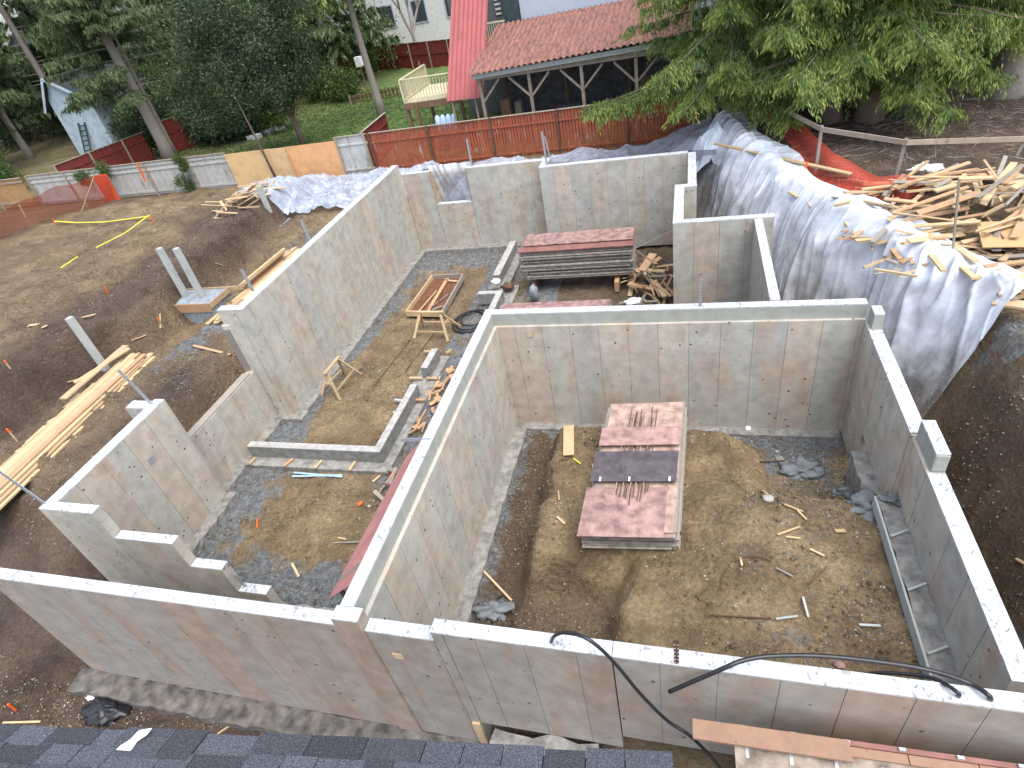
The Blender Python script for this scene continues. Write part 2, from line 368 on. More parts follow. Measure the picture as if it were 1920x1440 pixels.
# ------------------------------------------------------------------ terrain
YT = np.array([-60, 1, 3.5, 5.0, 7.7, 9.85, 12.0, 16.9, 20, 24, 80]); XT = np.array([9.6, 9.2, 9.35, 9.5, 9.41, 8.56, 7.6, 5.9, 5.3, 5.1, 5.1])
def rect_d(x, y, x0, x1, y0, y1):
    return np.hypot(np.maximum(np.maximum(x0-x, x-x1), 0), np.maximum(np.maximum(y0-y, y-y1), 0))
def terrain(x, y):
    x = np.asarray(x, float); y = np.asarray(y, float)
    n1 = fbm(x, y, .35, 11, 4)-.5; n2 = fbm(x, y, 1.6, 21, 5)-.5; n3 = fbm(x, y, 6.5, 31, 3)-.5
    inG = (x > -.1) & (x < 7.4) & (y > .1) & (y < 7.35)
    d = np.minimum.reduce([rect_d(x, y, -.2, 7.46, 0, 7.45), rect_d(x, y, -7.2, 0, 1.4, 18.1), rect_d(x, y, 0, 4.1, 7.4, 17.4), rect_d(x, y, 3.7, 6.1, 7.4, 11.5), rect_d(x, y, -6.7, -.2, 0, 1.5)])
    # natural ground: left / back / right
    nat = -1.75+.12*n1*3
    back = sm(3.0, 7.5, x)*sm(12, 19, y)
    nat = nat+back*1.4
    # raised yard at the far left with its cut bank
    bx = -12.9-1.0*(vn(y, y*0, .3, 5)-.5)*2-np.clip((y-12)*.25, -3, 3)*-.35
    nat = nat-.55*np.exp(-((x-bx-.3)/.8)**2)*sm(2, 5, y)*(1-sm(14.5, 16.5, y))+.95*sm(.0, .75, bx-x)*sm(1, 6, y)*(1-sm(19, 23, y))
    nat = nat-1.5*(1-sm(.2, 3.6, y+.10*x+.9))*(1-sm(6, 8, x))      # drops toward the near left corner
    nat = np.where(y > 24.3, np.minimum(nat, -1.85+sm(3, 8, x)*1.3), nat)
    nat = nat+.03*n1
    tr = -3.35+ (nat+3.35)*sm(.35, 1.7, d)
    side = (x > 4.0)
    xb = np.interp(y, YT, XT)
    rb = -3.2+3.0*sm(-1.55, .1, (x-xb)+.25*n2)+.15*sm(.2, 2, x-xb)
    rb = np.where(y < 4.5, rb-.7*(1-sm(1.2, 4.5, y))*1.0, rb)
    h = np.where(side & (y < 24.3) & (x > 5) , np.where((d > 0), rb, tr), tr)
    wgt = sm(16.5, 19.5, y); h = np.where(side & (x > 5) & (y < 24.3) & (y > 16.5), rb*(1-wgt)+np.maximum(rb, nat)*wgt, h)
    h = np.where((d > 0) & (side) & (x <= 5) & (y > 16), np.minimum(tr, -1.0), h)
    inside = d <= 0
    fl = -3.36+.10*n1
    # left building: low muddy hump
    fl = fl+.10*np.exp(-(((x+4.4)/2.0)**2+((y-9)/3.5)**2))
    h = np.where(inside, fl, h)
    # garage mound
    mx = sm(1.05, 1.6, x+.35*n2)*(1-sm(4.6, 5.7, x+.3*n2)*.62*sm(3.8, 5.0, y))
    my = 1-sm(6.0, 6.75, y+.25*n2)
    near = 1-.68*(1-sm(2.3, 3.0, y+.5*n2-.2*(x-2)))*(1-sm(2.75, 3.35, x+.4*n2))
    g = -3.18+mx*my*near*1.02+sm(3.5, 5.8, x)*(1-sm(4.0, 4.8, y))*.42*my
    g = np.where(y > 6.2, np.maximum(g, -3.12), g)
    h = np.where(inG, g, h)
    far = np.hypot(x, y-10) > 60
    rg = np.abs(fbm(x, y, 2.6, 41, 2)-.5)*2; rough = .4+.9*(x < -7.6)+.5*((x > 7.6) & (y < 12))
    und = 1-.85*((x > xb-2.1) & (x < xb+.5) & (y > 6.3) & (y < 23.5) & (d > 0) & (x > 4))
    h = h+n2*(.13+.20*(x < -7.6))*und-(rg-.4)*.10*rough*und*np.where(y > 24.3, .1, 1)+n3*.12*und*np.where(y > 24.3, .1, 1)
    return h
def axis_pts(lo, hi, st, flo, fhi):
    a = [lo]; 
    core = np.arange(lo, hi, st)
    left = []; s = st; p = lo
    while p > flo: s *= 1.12; p -= s; left.append(p)
    right = []; s = st; p = core[-1]
    while p < fhi: s *= 1.12; p += s; right.append(p)
    return np.array(left[::-1]+list(core)+right)
gx = axis_pts(-17, 12.5, .062, -260, 260); gy = axis_pts(-1.5, 21, .062, -60, 330)
GX, GY = np.meshgrid(gx, gy); HX = terrain(GX, GY)
nx, ny = len(gx), len(gy)
idx = np.arange(nx*ny).reshape(ny, nx)
F = np.stack([idx[:-1, :-1], idx[:-1, 1:], idx[1:, 1:], idx[1:, :-1]], -1).reshape(-1, 4)
def masks(x, y, h):
    lawn = sm(24.3, 24.8, y)*(.25+.75*sm(-30, -20, x))*(1-sm(2, 6, x)*(1-sm(24.5, 27, y)))
    insL = (x > -7.0) & (x < -.1) & (y > 1.6) & (y < 18)
    insG = (x > 0) & (x < 7.3) & (y > .2) & (y < 7.3)
    insM = (x >= -.1) & (x < 4) & (y > 7.4) & (y < 17.5)
    edge = np.minimum.reduce([np.abs(x+6.8), np.abs(x+.4)+.3, np.abs(y-1.8), np.abs(y-17.6)-.4])
    grey = np.where(insL, .62*np.exp(-(edge/1.1)**2)+.28, 0)
    grey = np.where(insL & (y > 3) & (np.hypot((x+4.4)/1.7, (y-9)/3.6) < 1), .12, grey)
    grey = np.where(insL & (np.abs(x+2.3) < .8) & (y > 5), .6, grey)
    grey = np.where(insL & (np.hypot((x+3.6)/1.9, (y-3.9)/1.0) < 1), .10, grey)
    e2 = np.minimum(np.abs(x-.2), np.abs(y-7.1)*1.0)
    grey = np.where(insG, .7*np.exp(-(e2/.5)**2)+.62*np.exp(-(((x-6.2)/1.1)**2+((y-6)/1.3)**2))+.5*np.exp(-(((x-5.6)/.5)**2+((y-1.5)/.6)**2))+.40*np.exp(-(((x-6)/.5)**2+((y-3.2)/.5)**2)), grey)
    grey = np.where(insM, .35, grey)
    out = ~(insL | insG | insM)
    grey = np.where(out, .65*np.exp(-(((x+10.6)/1.2)**2+((y-9.0)/2.2)**2))+.55*np.exp(-(((x+10.5)/1.5)**2+((y-15.)/2.5)**2))+.55*np.exp(-(((x+9.0)/.8)**2+((y-5.)/1.5)**2))+.7*np.exp(-(((x-9.6)/.8)**2+((y-6.5)/.8)**2))+.7*np.exp(-(((x-8.2)/.7)**2+((y-1.6)/1.2)**2))+.5*np.exp(-(((x-1.4)/.8)**2+((y+.3)/.6)**2)), grey)
    gr = np.hypot(*np.gradient(h, axis=(0, 1))) if h.ndim == 2 else 0*h
    bxl = sm(.0, 1.2, (-12.9-x))
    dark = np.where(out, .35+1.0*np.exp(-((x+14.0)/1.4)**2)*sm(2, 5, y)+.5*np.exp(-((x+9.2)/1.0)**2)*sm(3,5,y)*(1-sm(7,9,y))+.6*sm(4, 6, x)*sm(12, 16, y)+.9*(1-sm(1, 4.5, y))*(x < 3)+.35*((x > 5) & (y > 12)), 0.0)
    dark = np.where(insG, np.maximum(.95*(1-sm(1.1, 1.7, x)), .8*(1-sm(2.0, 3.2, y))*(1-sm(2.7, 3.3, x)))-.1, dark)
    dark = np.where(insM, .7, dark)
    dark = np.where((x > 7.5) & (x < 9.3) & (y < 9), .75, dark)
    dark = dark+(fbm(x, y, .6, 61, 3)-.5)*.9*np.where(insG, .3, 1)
    return np.clip(lawn, 0, 1), np.clip(grey, 0, 1), np.clip(dark, 0, 1)
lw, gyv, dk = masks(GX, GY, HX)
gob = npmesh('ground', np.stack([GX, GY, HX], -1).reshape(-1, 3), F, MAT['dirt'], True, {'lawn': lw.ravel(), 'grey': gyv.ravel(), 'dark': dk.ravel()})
tag(gob, 'muddy brown excavated dirt with grey cement slurry and lawn beyond', kind='structure')
def H(x, y): return float(terrain(np.array([x]), np.array([y]))[0])
def PG(u, v, it=12):
    """where the ray through a pixel meets the ground"""
    d = ray(u, v); t0 = 2.0; p = CP
    ts = np.linspace(3, 70, 700); P = CP+ts[:, None]*d/np.linalg.norm(d)
    hh = terrain(P[:, 0], P[:, 1]); k = np.argmax(P[:, 2] < hh)
    if not P[k, 2] < hh[k]: return P[-1]
    a, b = P[k-1], P[k]
    for _ in range(12):
        m_ = (a+b)/2
        if m_[2] < H(m_[0], m_[1]): b = m_
        else: a = m_
    return b

# ------------------------------------------------------------------ foundation walls
def strip_wall(label, axis, a0, a1, b0, b1, zb, zt, mat='conc', name='foundation_wall', cap=True, step=.61, off=0.0, root=None, band=None, capname='top_edge'):
    """axis 'x' or 'y' = running direction; b0,b1 faces; form panel strips with recessed joints"""
    def bx(m, s, e, p, q, z0, z1):
        if axis == 'x': m.box(s, e, p, q, z0, z1)
        else: m.box(p, q, s, e, z0, z1)
    if root is None:
        o = (a0, b0, zb) if axis == 'x' else (b0, a0, zb)
        root = thing(name, label, 'wall', o)
    ztop = zt-(.022 if cap else 0)
    sb0, sb1 = b0, b1
    zs = ztop
    if band:   # (height, inset0, inset1): thinner band on top above a ledge
        zs = zt-band[0]
        m = MB(); bx(m, a0+.002, a1-.002, b0+band[1], b1-band[2], zs, ztop); m.build('upper_band', MAT['band'], root)
    m = MB(); bx(m, a0+.01, a1-.01, b0+.014, b1-.014, zb, zs-.004); m.build('core', MAT['band'], root)
    p = a0-off
    while p < a1-1e-3:
        s = max(p, a0); e = min(p+step, a1)
        if e-s > .03:
            j = random.uniform(0, .005); m = MB(); bx(m, s+.004, e-.004, sb0+j, sb1-random.uniform(0, .005), zb, zs-.001); m.build('wall_panel', MAT[mat], root)
        p += step
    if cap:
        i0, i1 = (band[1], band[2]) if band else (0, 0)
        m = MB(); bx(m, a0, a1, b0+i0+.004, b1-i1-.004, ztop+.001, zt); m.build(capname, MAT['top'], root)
    return root
def bolts(root, pts, h=.07):
    for p in pts:
        MB().tube([(p[0], p[1], p[2]-.01), (p[0], p[1], p[2]+h)], .008, 5).build('anchor_bolt', MAT['galv'], root)
def line_pts(a, b, n): return [tuple(lerp(np.array(a), np.array(b), (i+.5)/n)) for i in range(n)]
ZF = -3.11; ZL = -3.26
# garage left wall
gl = strip_wall('long concrete wall between the left rooms and the garage with a dirty speckled top', 'y', .16, 7.45, -.20, .07, ZF, 0.0, band=(.30, 0, .07))
bolts(gl, line_pts((-.1, .8, 0), (-.1, 7.2, 0), 7))
gb = strip_wall('concrete garage back wall behind the leaning form stack, with a small wood block cast in', 'x', .0, 7.27, 7.18, 7.45, ZF, -.001, off=.15, band=(.30, .07, 0))
bolts(gb, line_pts((.4, 7.35, 0), (7.2, 7.35, 0), 8))
# right wall: corner, lowered run, raised block, lowered run
gr = strip_wall('concrete garage right wall with lowered runs and a raised block by the dirt bank', 'y', .45, 3.32, 7.25, 7.48, -1.5, -.33, cap=True)
strip_wall(None, 'y', 3.33, 4.12, 7.25, 7.48, -2.05, -.34, root=gr, cap=False)
strip_wall(None, 'y', 4.13, 5.95, 7.25, 7.48, -2.05, -.33, root=gr)
strip_wall(None, 'y', 5.955, 6.88, 7.25, 7.48, ZF, -.332, root=gr)
MB().box(7.30, 7.48, 3.34, 4.05, -.34, -.02).build('raised_block', MAT['band'], gr, bevel=.02)
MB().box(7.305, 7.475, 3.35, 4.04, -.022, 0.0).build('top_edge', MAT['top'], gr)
MB().box(7.30, 7.47, 6.88, 7.18, -.33, -.022).build('upper_band', MAT['band'], gr)
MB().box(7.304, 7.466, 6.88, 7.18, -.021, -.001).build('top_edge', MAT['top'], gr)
MB().box(7.25, 7.48, 6.881, 7.17, ZF, -.33).build('wall_panel', MAT['conc'], gr)
MB().box(7.25, 7.48, .2, .44, ZF, -.7).build('wall_panel', MAT['conc'], gr)
bolts(gr, [(7.4, 1.0, -.33), (7.38, 2.0, -.33), (7.4, 3.0, -.33), (7.38, 3.6, 0), (7.4, 3.9, 0), (7.38, 5.2, -.33), (7.4, 7.0, 0)])
# front wall
fw = strip_wall('long front concrete wall nearest the shingle roof, left run rust stained', 'x', -6.68, -.25, 0, .19, ZL, -.20, 'concw', off=.2)
strip_wall(None, 'x', -.24, .14, -.03, .17, ZL, 0.0, 'concw', root=fw)
strip_wall(None, 'x', .145, 1.10, 0, .19, ZL, -.25, 'concw', root=fw, off=.3)
strip_wall(None, 'x', 1.105, 1.26, 0, .19, ZL, -.06, 'concw', root=fw)
strip_wall(None, 'x', 1.265, 3.3, 0, .19, -2.45, -.06, 'concw', root=fw, off=.2)
strip_wall(None, 'x', 3.31, 10.4, 0, .19, -2.1, -.06, 'concw', root=fw, off=.1)
bolts(fw, line_pts((-6.3, .1, -.2), (-.5, .1, -.2), 5)+line_pts((1.4, .1, -.06), (7.6, .1, -.06), 7))
MB().board((1.19, -.02, -2.45), (1.19, -.02, -3.15), .12, .035, up=(0, 1, 0)).build('end_board', MAT['wood'], fw)
MB().box(.38, .52, -.006, .01, -.86, -.74).build('form_pocket', MAT['wood'], fw)
# left outer wall W1
w1 = strip_wall('left concrete wall with a top edge running away past the long lumber pile', 'y', 1.585, 4.48, -7.07, -6.80, ZL, -.23, off=.2)
MB().box(-7.62, -7.075, 4.16, 4.42, -3.2, -.252).build('buttress', MAT['conc'], w1)
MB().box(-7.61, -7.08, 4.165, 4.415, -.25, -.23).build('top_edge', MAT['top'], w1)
bolts(w1, line_pts((-6.95, 1.8, -.23), (-6.95, 4.3, -.23), 4))
MB().box(-6.812, -6.796, 3.35, 3.5, -1.12, -.97).build('pipe_sleeve', MAT['galv'], w1)
# stepped wall
sw = strip_wall('stepped concrete wall descending in four blocks toward the front wall', 'x', -7.07, -5.81, 1.39, 1.58, ZL, -.231, off=.1)
strip_wall(None, 'x', -5.80, -4.5, 1.39, 1.58, ZL, -.91, root=sw)
strip_wall(None, 'x', -4.49, -3.81, 1.39, 1.58, ZL, -1.55, root=sw)
strip_wall(None, 'x', -3.80, -3.19, 1.39, 1.58, ZL, -2.2, root=sw)
strip_wall(None, 'x', -3.18, -.2, 1.39, 1.58, ZL, -2.85, root=sw)
bolts(sw, [(-6.4, 1.5, -.23), (-5.2, 1.5, -.91), (-4.7, 1.5, -.91), (-4.1, 1.5, -1.55), (-3.5, 1.5, -2.2)])
# W2 low wall under the wide opening
w2 = strip_wall('low concrete wall under the wide opening with a stained timber plate on top', 'y', 4.485, 7.36, -7.33, -7.08, ZL, -1.63, cap=False)
MB().box(-7.32, -7.10, 4.5, 7.2, -1.63, -1.59).build('timber_plate', MAT['formpink'] if False else MAT['woodg'], w2)
MB().box(-7.36, -7.12, 7.36, 7.60, ZL, -.22).build('end_column', MAT['conc'], w2)
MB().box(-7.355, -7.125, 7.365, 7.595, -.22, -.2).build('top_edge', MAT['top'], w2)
MB().box(-7.33, -7.16, 7.31, 7.352, -1.55, -.3).build('side_plate', MAT['woodg'], w2)
# LM long left wall
lm = strip_wall('tall long left concrete wall with the sawhorse leaning at its foot', 'y', 7.41, 17.9, -6.78, -6.52, ZL, .24, off=.35)
strip_wall(None, 'x', -7.30, -6.785, 7.41, 7.64, ZL, .238, root=lm)
bolts(lm, line_pts((-6.65, 8, .24), (-6.65, 17.4, .24), 9))
# back wall with window opening
bl = strip_wall('back concrete wall with an empty window opening covered in clear plastic', 'x', -6.51, -5.37, 17.9, 18.12, ZL, -.14)
strip_wall(None, 'x', -3.88, -.62, 17.9, 18.12, ZL, -.14, root=bl)
strip_wall(None, 'x', -5.365, -3.885, 17.9, 18.12, ZL, -1.42, root=bl)
for xx in (-5.36, -3.92): MB().box(xx, xx+.035, 17.92, 18.10, -1.42, -.16).build('window_buck', MAT['wood'] if xx < -5 else MAT['woodg'], bl)
bolts(bl, line_pts((-3.7, 18, -.14), (-.8, 18, -.14), 4)+[(-6, 18, -.14)])
br = strip_wall('tall back concrete wall right of the window, behind the horizontal form stack', 'x', -.90, 4.07, 17.02, 17.27, ZL, -.10, off=.1)
strip_wall(None, 'y', 17.275, 17.9, -.90, -.65, ZL, -.101, root=br)
bolts(br, line_pts((-.3, 17.15, -.1), (3.9, 17.15, -.1), 6))
# R1, jog, C walls
r1 = strip_wall('concrete wall running from the back wall corner toward the stepped jog', 'y', 13.95, 17.015, 4.07, 4.32, ZL, -.08)
strip_wall(None, 'x', 3.72, 4.32, 13.72, 13.945, ZL, .036, root=r1)
bolts(r1, line_pts((4.2, 14.3, -.08), (4.2, 16.8, -.08), 3))
c1 = strip_wall('short concrete wall of the bay, its top edge running toward the back wall', 'y', 11.505, 13.715, 3.72, 3.98, ZL, .038)
bolts(c1, line_pts((3.85, 11.7, .038), (3.85, 13.6, .038), 3))
c2 = strip_wall('concrete bay wall facing the camera, right of the timber scrap heap', 'x', 3.72, 6.09, 11.29, 11.5, ZL, .04, off=.1)
bolts(c2, line_pts((3.9, 11.4, .04), (6, 11.4, .04), 4))
r3 = strip_wall('narrow concrete wall running from the bay wall to the garage back wall', 'y', 7.46, 11.28, 5.62, 5.81, ZL, .02)
for yy in (10.5,): pass
bolts(r3, line_pts((5.72, 7.9, .02), (5.72, 10.8, .02), 4))
# cast-in wood block on garage back wall
q = PY(993, 628, 7.17); MB().box(q[0]-.05, q[0]+.05, 7.168, 7.2, q[2]-.05, q[2]+.05).build('wood_block', MAT['wood'], gb)
MB().box(q[0]-.08, q[0]+.08, 7.174, 7.19, q[2]-.08, q[2]+.08).build('block_surround', MAT['band'], gb)
# ------------------------------------------------------------------ footings
def rough_box(x0, x1, y0, y1, z0, z1, amp=.02, step=.18):
    """concrete strip with uneven edges"""
    m = MB(); nxx = max(1, int((x1-x0)/step)); nyy = max(1, int((y1-y0)/step))
    xs = np.linspace(x0, x1, nxx+1); ys = np.linspace(y0, y1, nyy+1)
    V = {}
    def vid(i, j, k):
        if (i, j, k) not in V:
            a = amp
            V[(i, j, k)] = len(m.v); m.v.append((xs[i]+random.uniform(-a, a), ys[j]+random.uniform(-a, a), (z1 if k else z0)+random.uniform(-a, a)*.5))
        return V[(i, j, k)]
    for i in range(nxx):
        for j in range(nyy):
            m.f.append((vid(i, j, 1), vid(i+1, j, 1), vid(i+1, j+1, 1), vid(i, j+1, 1)))
    for i in range(nxx):
        m.f.append((vid(i, 0, 0), vid(i+1, 0, 0), vid(i+1, 0, 1), vid(i, 0, 1))); m.f.append((vid(i+1, nyy, 0), vid(i, nyy, 0), vid(i, nyy, 1), vid(i+1, nyy, 1)))
    for j in range(nyy):
        m.f.append((vid(0, j+1, 0), vid(0, j, 0), vid(0, j, 1), vid(0, j+1, 1))); m.f.append((vid(nxx, j, 0), vid(nxx, j+1, 0), vid(nxx, j+1, 1), vid(nxx, j, 1)))
    return m
def footing(lab, b, mat='foot', amp=.018):
    o = rough_box(*b, amp=amp).build('footing', MAT[mat], None, loc=((b[0]+b[1])/2, (b[2]+b[3])/2, b[4]))
    return tag(o, lab, 'footing')
footing('rough grey footing along the left side of the garage floor', (.05, .36, .2, 7.2, -3.4, -3.07))
footing('grey footing strip under the garage back wall', (.36, 7.2, 6.95, 7.2, -3.4, -3.075))
footing('upper footing step beside the gap under the right garage wall', (6.98, 7.47, 4.35, 5.5, -2.75, -2.05), amp=.03)
footing('raised footing strip with formwork along the near right garage wall', (6.98, 7.47, .25, 3.95, -2.4, -1.51), amp=.02)
f_ = thing('edge_form', 'thin pale form board along the raised garage footing', 'form board', (6.95, 2, -1.7))
MB().board((6.955, .3, -1.6), (6.945, 3.9, -1.6), .03, .22).build('plank', MAT['woodp'], f_)
for yy in (1.3, 2.2, 3.1): MB().board((6.98, yy, -1.46), (7.22, yy+.12, -1.44), .03, .03).build('cleat', MAT['woodp'], f_)
footing('pale rough footing along the left wall inside', (-6.8, -6.5, 1.58, 4.5, -3.5, -3.21), amp=.03)
footing('footing below the low wall with the timber plate', (-7.1, -6.85, 4.5, 7.36, -3.5, -3.215))
footing('footing at the foot of the tall long left wall', (-6.52, -6.22, 7.6, 17.6, -3.5, -3.19), amp=.01)
footing('footing under the corner of the tall left wall', (-7.1, -6.2, 7.2, 7.6, -3.5, -3.205))
footing('wet grey footing along the foot of the back window wall', (-6.5, -.9, 17.55, 17.9, -3.5, -3.19), amp=.01)
footing('wide muddy footing outside the near front wall', (-6.9, 1.1, -.42, -.003, -3.6, -3.16), 'footd', amp=.03)
footing('cracked footing step of broken concrete below the front wall', (1.5, 2.9, -.5, -.01, -3.2, -2.5), amp=.06)
footing('grey lumpy footing along the bottom of the stepped wall', (-6.5, -.3, 1.58, 1.85, -3.6, -3.25), amp=.03)
# low interior walls
ZP = -2.83
def low(lab, boxes, fboxes):
    r = thing('low_wall', lab, 'wall', (boxes[0][0], boxes[0][2], -3.2))
    for b in boxes:
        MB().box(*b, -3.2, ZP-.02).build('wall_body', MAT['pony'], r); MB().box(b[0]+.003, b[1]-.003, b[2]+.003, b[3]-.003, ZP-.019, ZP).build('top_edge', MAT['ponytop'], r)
    for b in fboxes: rough_box(*b, -3.5, -3.2, amp=.01).build('footing', MAT['foot'], r)
    return r
lw1 = low('L-shaped low grey concrete wall on its footing in the left room', [(-6.84, -3.0, 5.70, 5.90), (-3.2, -3.0, 5.90, 8.35)], [(-6.95, -2.75, 5.4, 6.1), (-3.45, -2.75, 6.1, 10.2)])
low('short low concrete block beyond the L-shaped low wall', [(-3.19, -2.98, 9.1, 10.05)], [])
low('low concrete wall with a short return beside the black hose coil', [(-2.0, -1.79, 10.8, 13.4), (-2.65, -2.0, 13.2, 13.4)], [(-2.2, -1.5, 10.6, 14.4)])
low('low concrete beam left of the horizontal form stack', [(-2.45, -2.2, 14.5, 17.2)], [(-2.6, -1.9, 14.2, 17.4)])
# wooden spreaders on the low footing
def wood_piece(lab, a, b, wd, th, mat='wood', name='timber_offcut', cat='timber', group=None, up=(0, 0, 1), roll=0):
    a = Vector([float(t) for t in a]); b = Vector([float(t) for t in b]); c = (a+b)/2
    o = MB().board(a, b, wd, th, up, roll).build(name, MAT[mat], None, loc=c)
    return tag(o, lab, cat, group)
for i, (u, u2) in enumerate(((475, 468), (545, 532), (600, 590), (662, 655))):
    a = PZ(u+4, 858+i*2.5, -3.16); b = PZ(u2, 870+i*4, -3.16)
    wood_piece('short wooden form spreader across the low wall footing', a, b, .06, .04, 'woodo' if i == 1 else 'wood', 'form_spreader', 'spreader', 'spreaders on the low footing')
for a, b, m in (((768, 709), (791, 709), 'wood'), ((800, 709), (820, 710), 'wood'), ((780, 750), (797, 750), 'woodo'), ((818, 752), (832, 752), 'wood'), ((796, 659), (806, 659), 'wood'), ((836, 662), (846, 657), 'wood'), ((740, 750), (760, 752), 'woodp'), ((737, 773), (760, 775), 'woodp')):
    wood_piece('short wooden form tie block beside the interior low walls', PZ(*a, -3.12), PZ(*b, -3.12), .07, .05, m, 'tie_block', 'timber', 'tie blocks by the low walls')

# ------------------------------------------------------------------ straps
def strap(lab, p, top, wd=.06, mat='galv', holes=True):
    r = thing('metal_strap', lab, 'strap', p); p = Vector(p); top = Vector(top)
    d = (top-p).normalized()
    m = MB(); m.board(p-d*.04, top, wd, .008, up=(0, 1, 0)); m.build('strap_plate', MAT[mat], r)
    if holes:
        m = MB(); n = int((top-p).length/.075)
        for i in range(n):
            c = p+d*(.06+i*.075)
            for s in (-.016, .016): m.box(c.x+s-.006, c.x+s+.006, c.y-.0056, c.y+.0056, c.z-.006, c.z+.006)
        m.build('punched_holes', MAT['white'] if mat == 'rust' else MAT['formdark'], r)
    return r
strap('perforated steel strap standing on the garage back wall', (4.33, 7.30, -.02), (4.33, 7.30, .62))
strap('rusty perforated strap rising from the near front wall', (4.0, .02, -.1), (4.0, .02, .42), .055, 'rust')
strap('thin steel strap on the back window wall', (-3.64, 18.0, -.14), (-3.62, 18.0, .86), .07, holes=False)
strap('steel strap on the corner of the tall back wall', (-.62, 17.15, -.12), (-.64, 17.15, 1.05), .07, holes=False)
strap('second thinner strap beside the tall back wall corner', (-.50, 17.4, -.12), (-.62, 17.4, .8), .05, holes=False)
def strap_px(lab, wp, tpx, wd=.05, mat='galv'):
    # top lies in the vertical plane x = wall
    t = PX(*tpx, wp[0]) if abs(ray(*tpx)[0]) > .05 else PY(*tpx, wp[1])
    return strap(lab, wp, tuple(t), wd, mat, holes=False)
strap('steel strap tilted over the top of the long garage left wall', (-.08, 3.28, -.0), tuple(PY(752, 825, 3.25)), .075, holes=False)
strap('dark strap at the corner of the front wall and garage left wall', (-.25, .12, -.2), tuple(PY(612, 1140, .45)), .07, 'galv', False)
strap('steel strap at the far end of the left wall by the buttress', (-7.0, 4.3, -.23), tuple(PY(222, 694, 4.35)), .10, holes=False)
strap('long bent steel strap at the near corner of the left wall', (-7.02, 1.5, -.22), tuple(PY(-60, 842, 1.55)), .10, holes=False)
strap('steel strap near the front end of the tall left wall', tuple(PZ(473, 543, .24)), tuple(PY(452, 505, PZ(473, 543, .24)[1])), .10, holes=False)
strap('steel strap midway along the tall left wall', tuple(PZ(581, 450, .24)), tuple(PY(564, 412, PZ(581, 450, .24)[1])), .09, holes=False)
strap('dark strap leaning on the lowest step of the stepped wall', (-3.7, 1.5, -2.2), tuple(PY(440, 1078, 1.5)), .07, 'galv', False)
strap('thin rod at the right end of the bay wall', (5.95, 11.4, .0), tuple(PY(1453, 330, 11.4)), .015, holes=False)
strap('thin rod beside the narrow wall near the garage', (5.85, 7.9, .0), tuple(PY(1475, 468, 7.9)), .018, holes=False)

# ------------------------------------------------------------------ posts and pads
def post(lab, x, y, z0, h, wd=.17):
    o = MB().box(x-wd/2, x+wd/2, y-wd/2, y+wd/2, z0, z0+h).build('timber_post', MAT['woodp'], None, loc=(x, y, z0), bevel=.008)
    return tag(o, lab, 'post')
pd = thing('concrete_pad', 'concrete pad with board edging carrying the pair of grey posts', 'pad', (-12.2, 11.5, -1.75))
rough_box(-13.0, -11.2, 10.95, 12.0, -2.6, -1.56, .01).build('slab', MAT['slab'], pd)
MB().board((-13.05, 10.92, -1.68), (-11.2, 10.92, -1.68), .035, .32).build('edge_board', MAT['woodo'], pd)
MB().board((-11.17, 10.92, -1.62), (-11.15, 12.0, -1.6), .035, .2).build('edge_board', MAT['wood'], pd)
MB().board((-13.05, 12.03, -1.6), (-10.3, 12.08, -1.6), .035, .16).build('edge_board', MAT['wood'], pd)
post('left grey post of the pair on the edged concrete pad', -12.62, 11.55, -1.56, 1.82)
post('right grey post of the pair on the edged concrete pad', -11.9, 11.5, -1.56, 1.8)
post('single grey post behind the end of the long lumber pile', -12.75, 7.7, -1.85, 1.85)
post('grey post beside the scrap heap and plastic sheet at the back left', -13.05, 18.0, -2.6, 2.55)
p3 = thing('concrete_pad', 'lumpy concrete pad under the back left post', 'pad', (-13, 18, -1.8)); rough_box(-13.6, -12.5, 17.6, 18.5, -3.0, min(H(-13.6, 17.6), H(-12.5, 17.6), H(-12.5, 18.4), H(-13.6, 18.4))+.05, .02).build('slab', MAT['slab'], p3)
post('grey post standing against the plastic sheet behind the bay wall', 6.0, 16.6, -2.9, 2.45, .24)

ORD = ['topmost', 'second', 'third', 'fourth', 'fifth', 'sixth', 'seventh', 'eighth', 'ninth', 'tenth', 'eleventh', 'twelfth', 'thirteenth', 'fourteenth', 'fifteenth', 'sixteenth', 'seventeenth']
# ------------------------------------------------------------------ form panel stacks
def sheet(lab, c, ax, ay, w_, l_, t=.018, mat='formpink', group=None, edge=None, n=None, cat='plywood form', name='plywood_form'):
    """thin panel centred at c with unit axes"""
    c = Vector(c); ax = Vector(ax).normalized(); ay = Vector(ay).normalized(); az = ax.cross(ay).normalized()
    r = thing(name, lab, cat, c, group)
    x = ax*w_/2; y = ay*l_/2; z = az*t/2
    MB().quadbox([c-x-y-z, c+x-y-z, c+x+y-z, c-x+y-z, c-x-y+z, c+x-y+z, c+x+y+z, c-x+y+z]).build('face', MAT[mat], r)
    if edge:
        for s in (-1, 1):
            k = c+x*s*.985; MB().board(k-y, k+y, .03, t*1.6, up=az).build('edge_strip', MAT[edge], r)
    return r
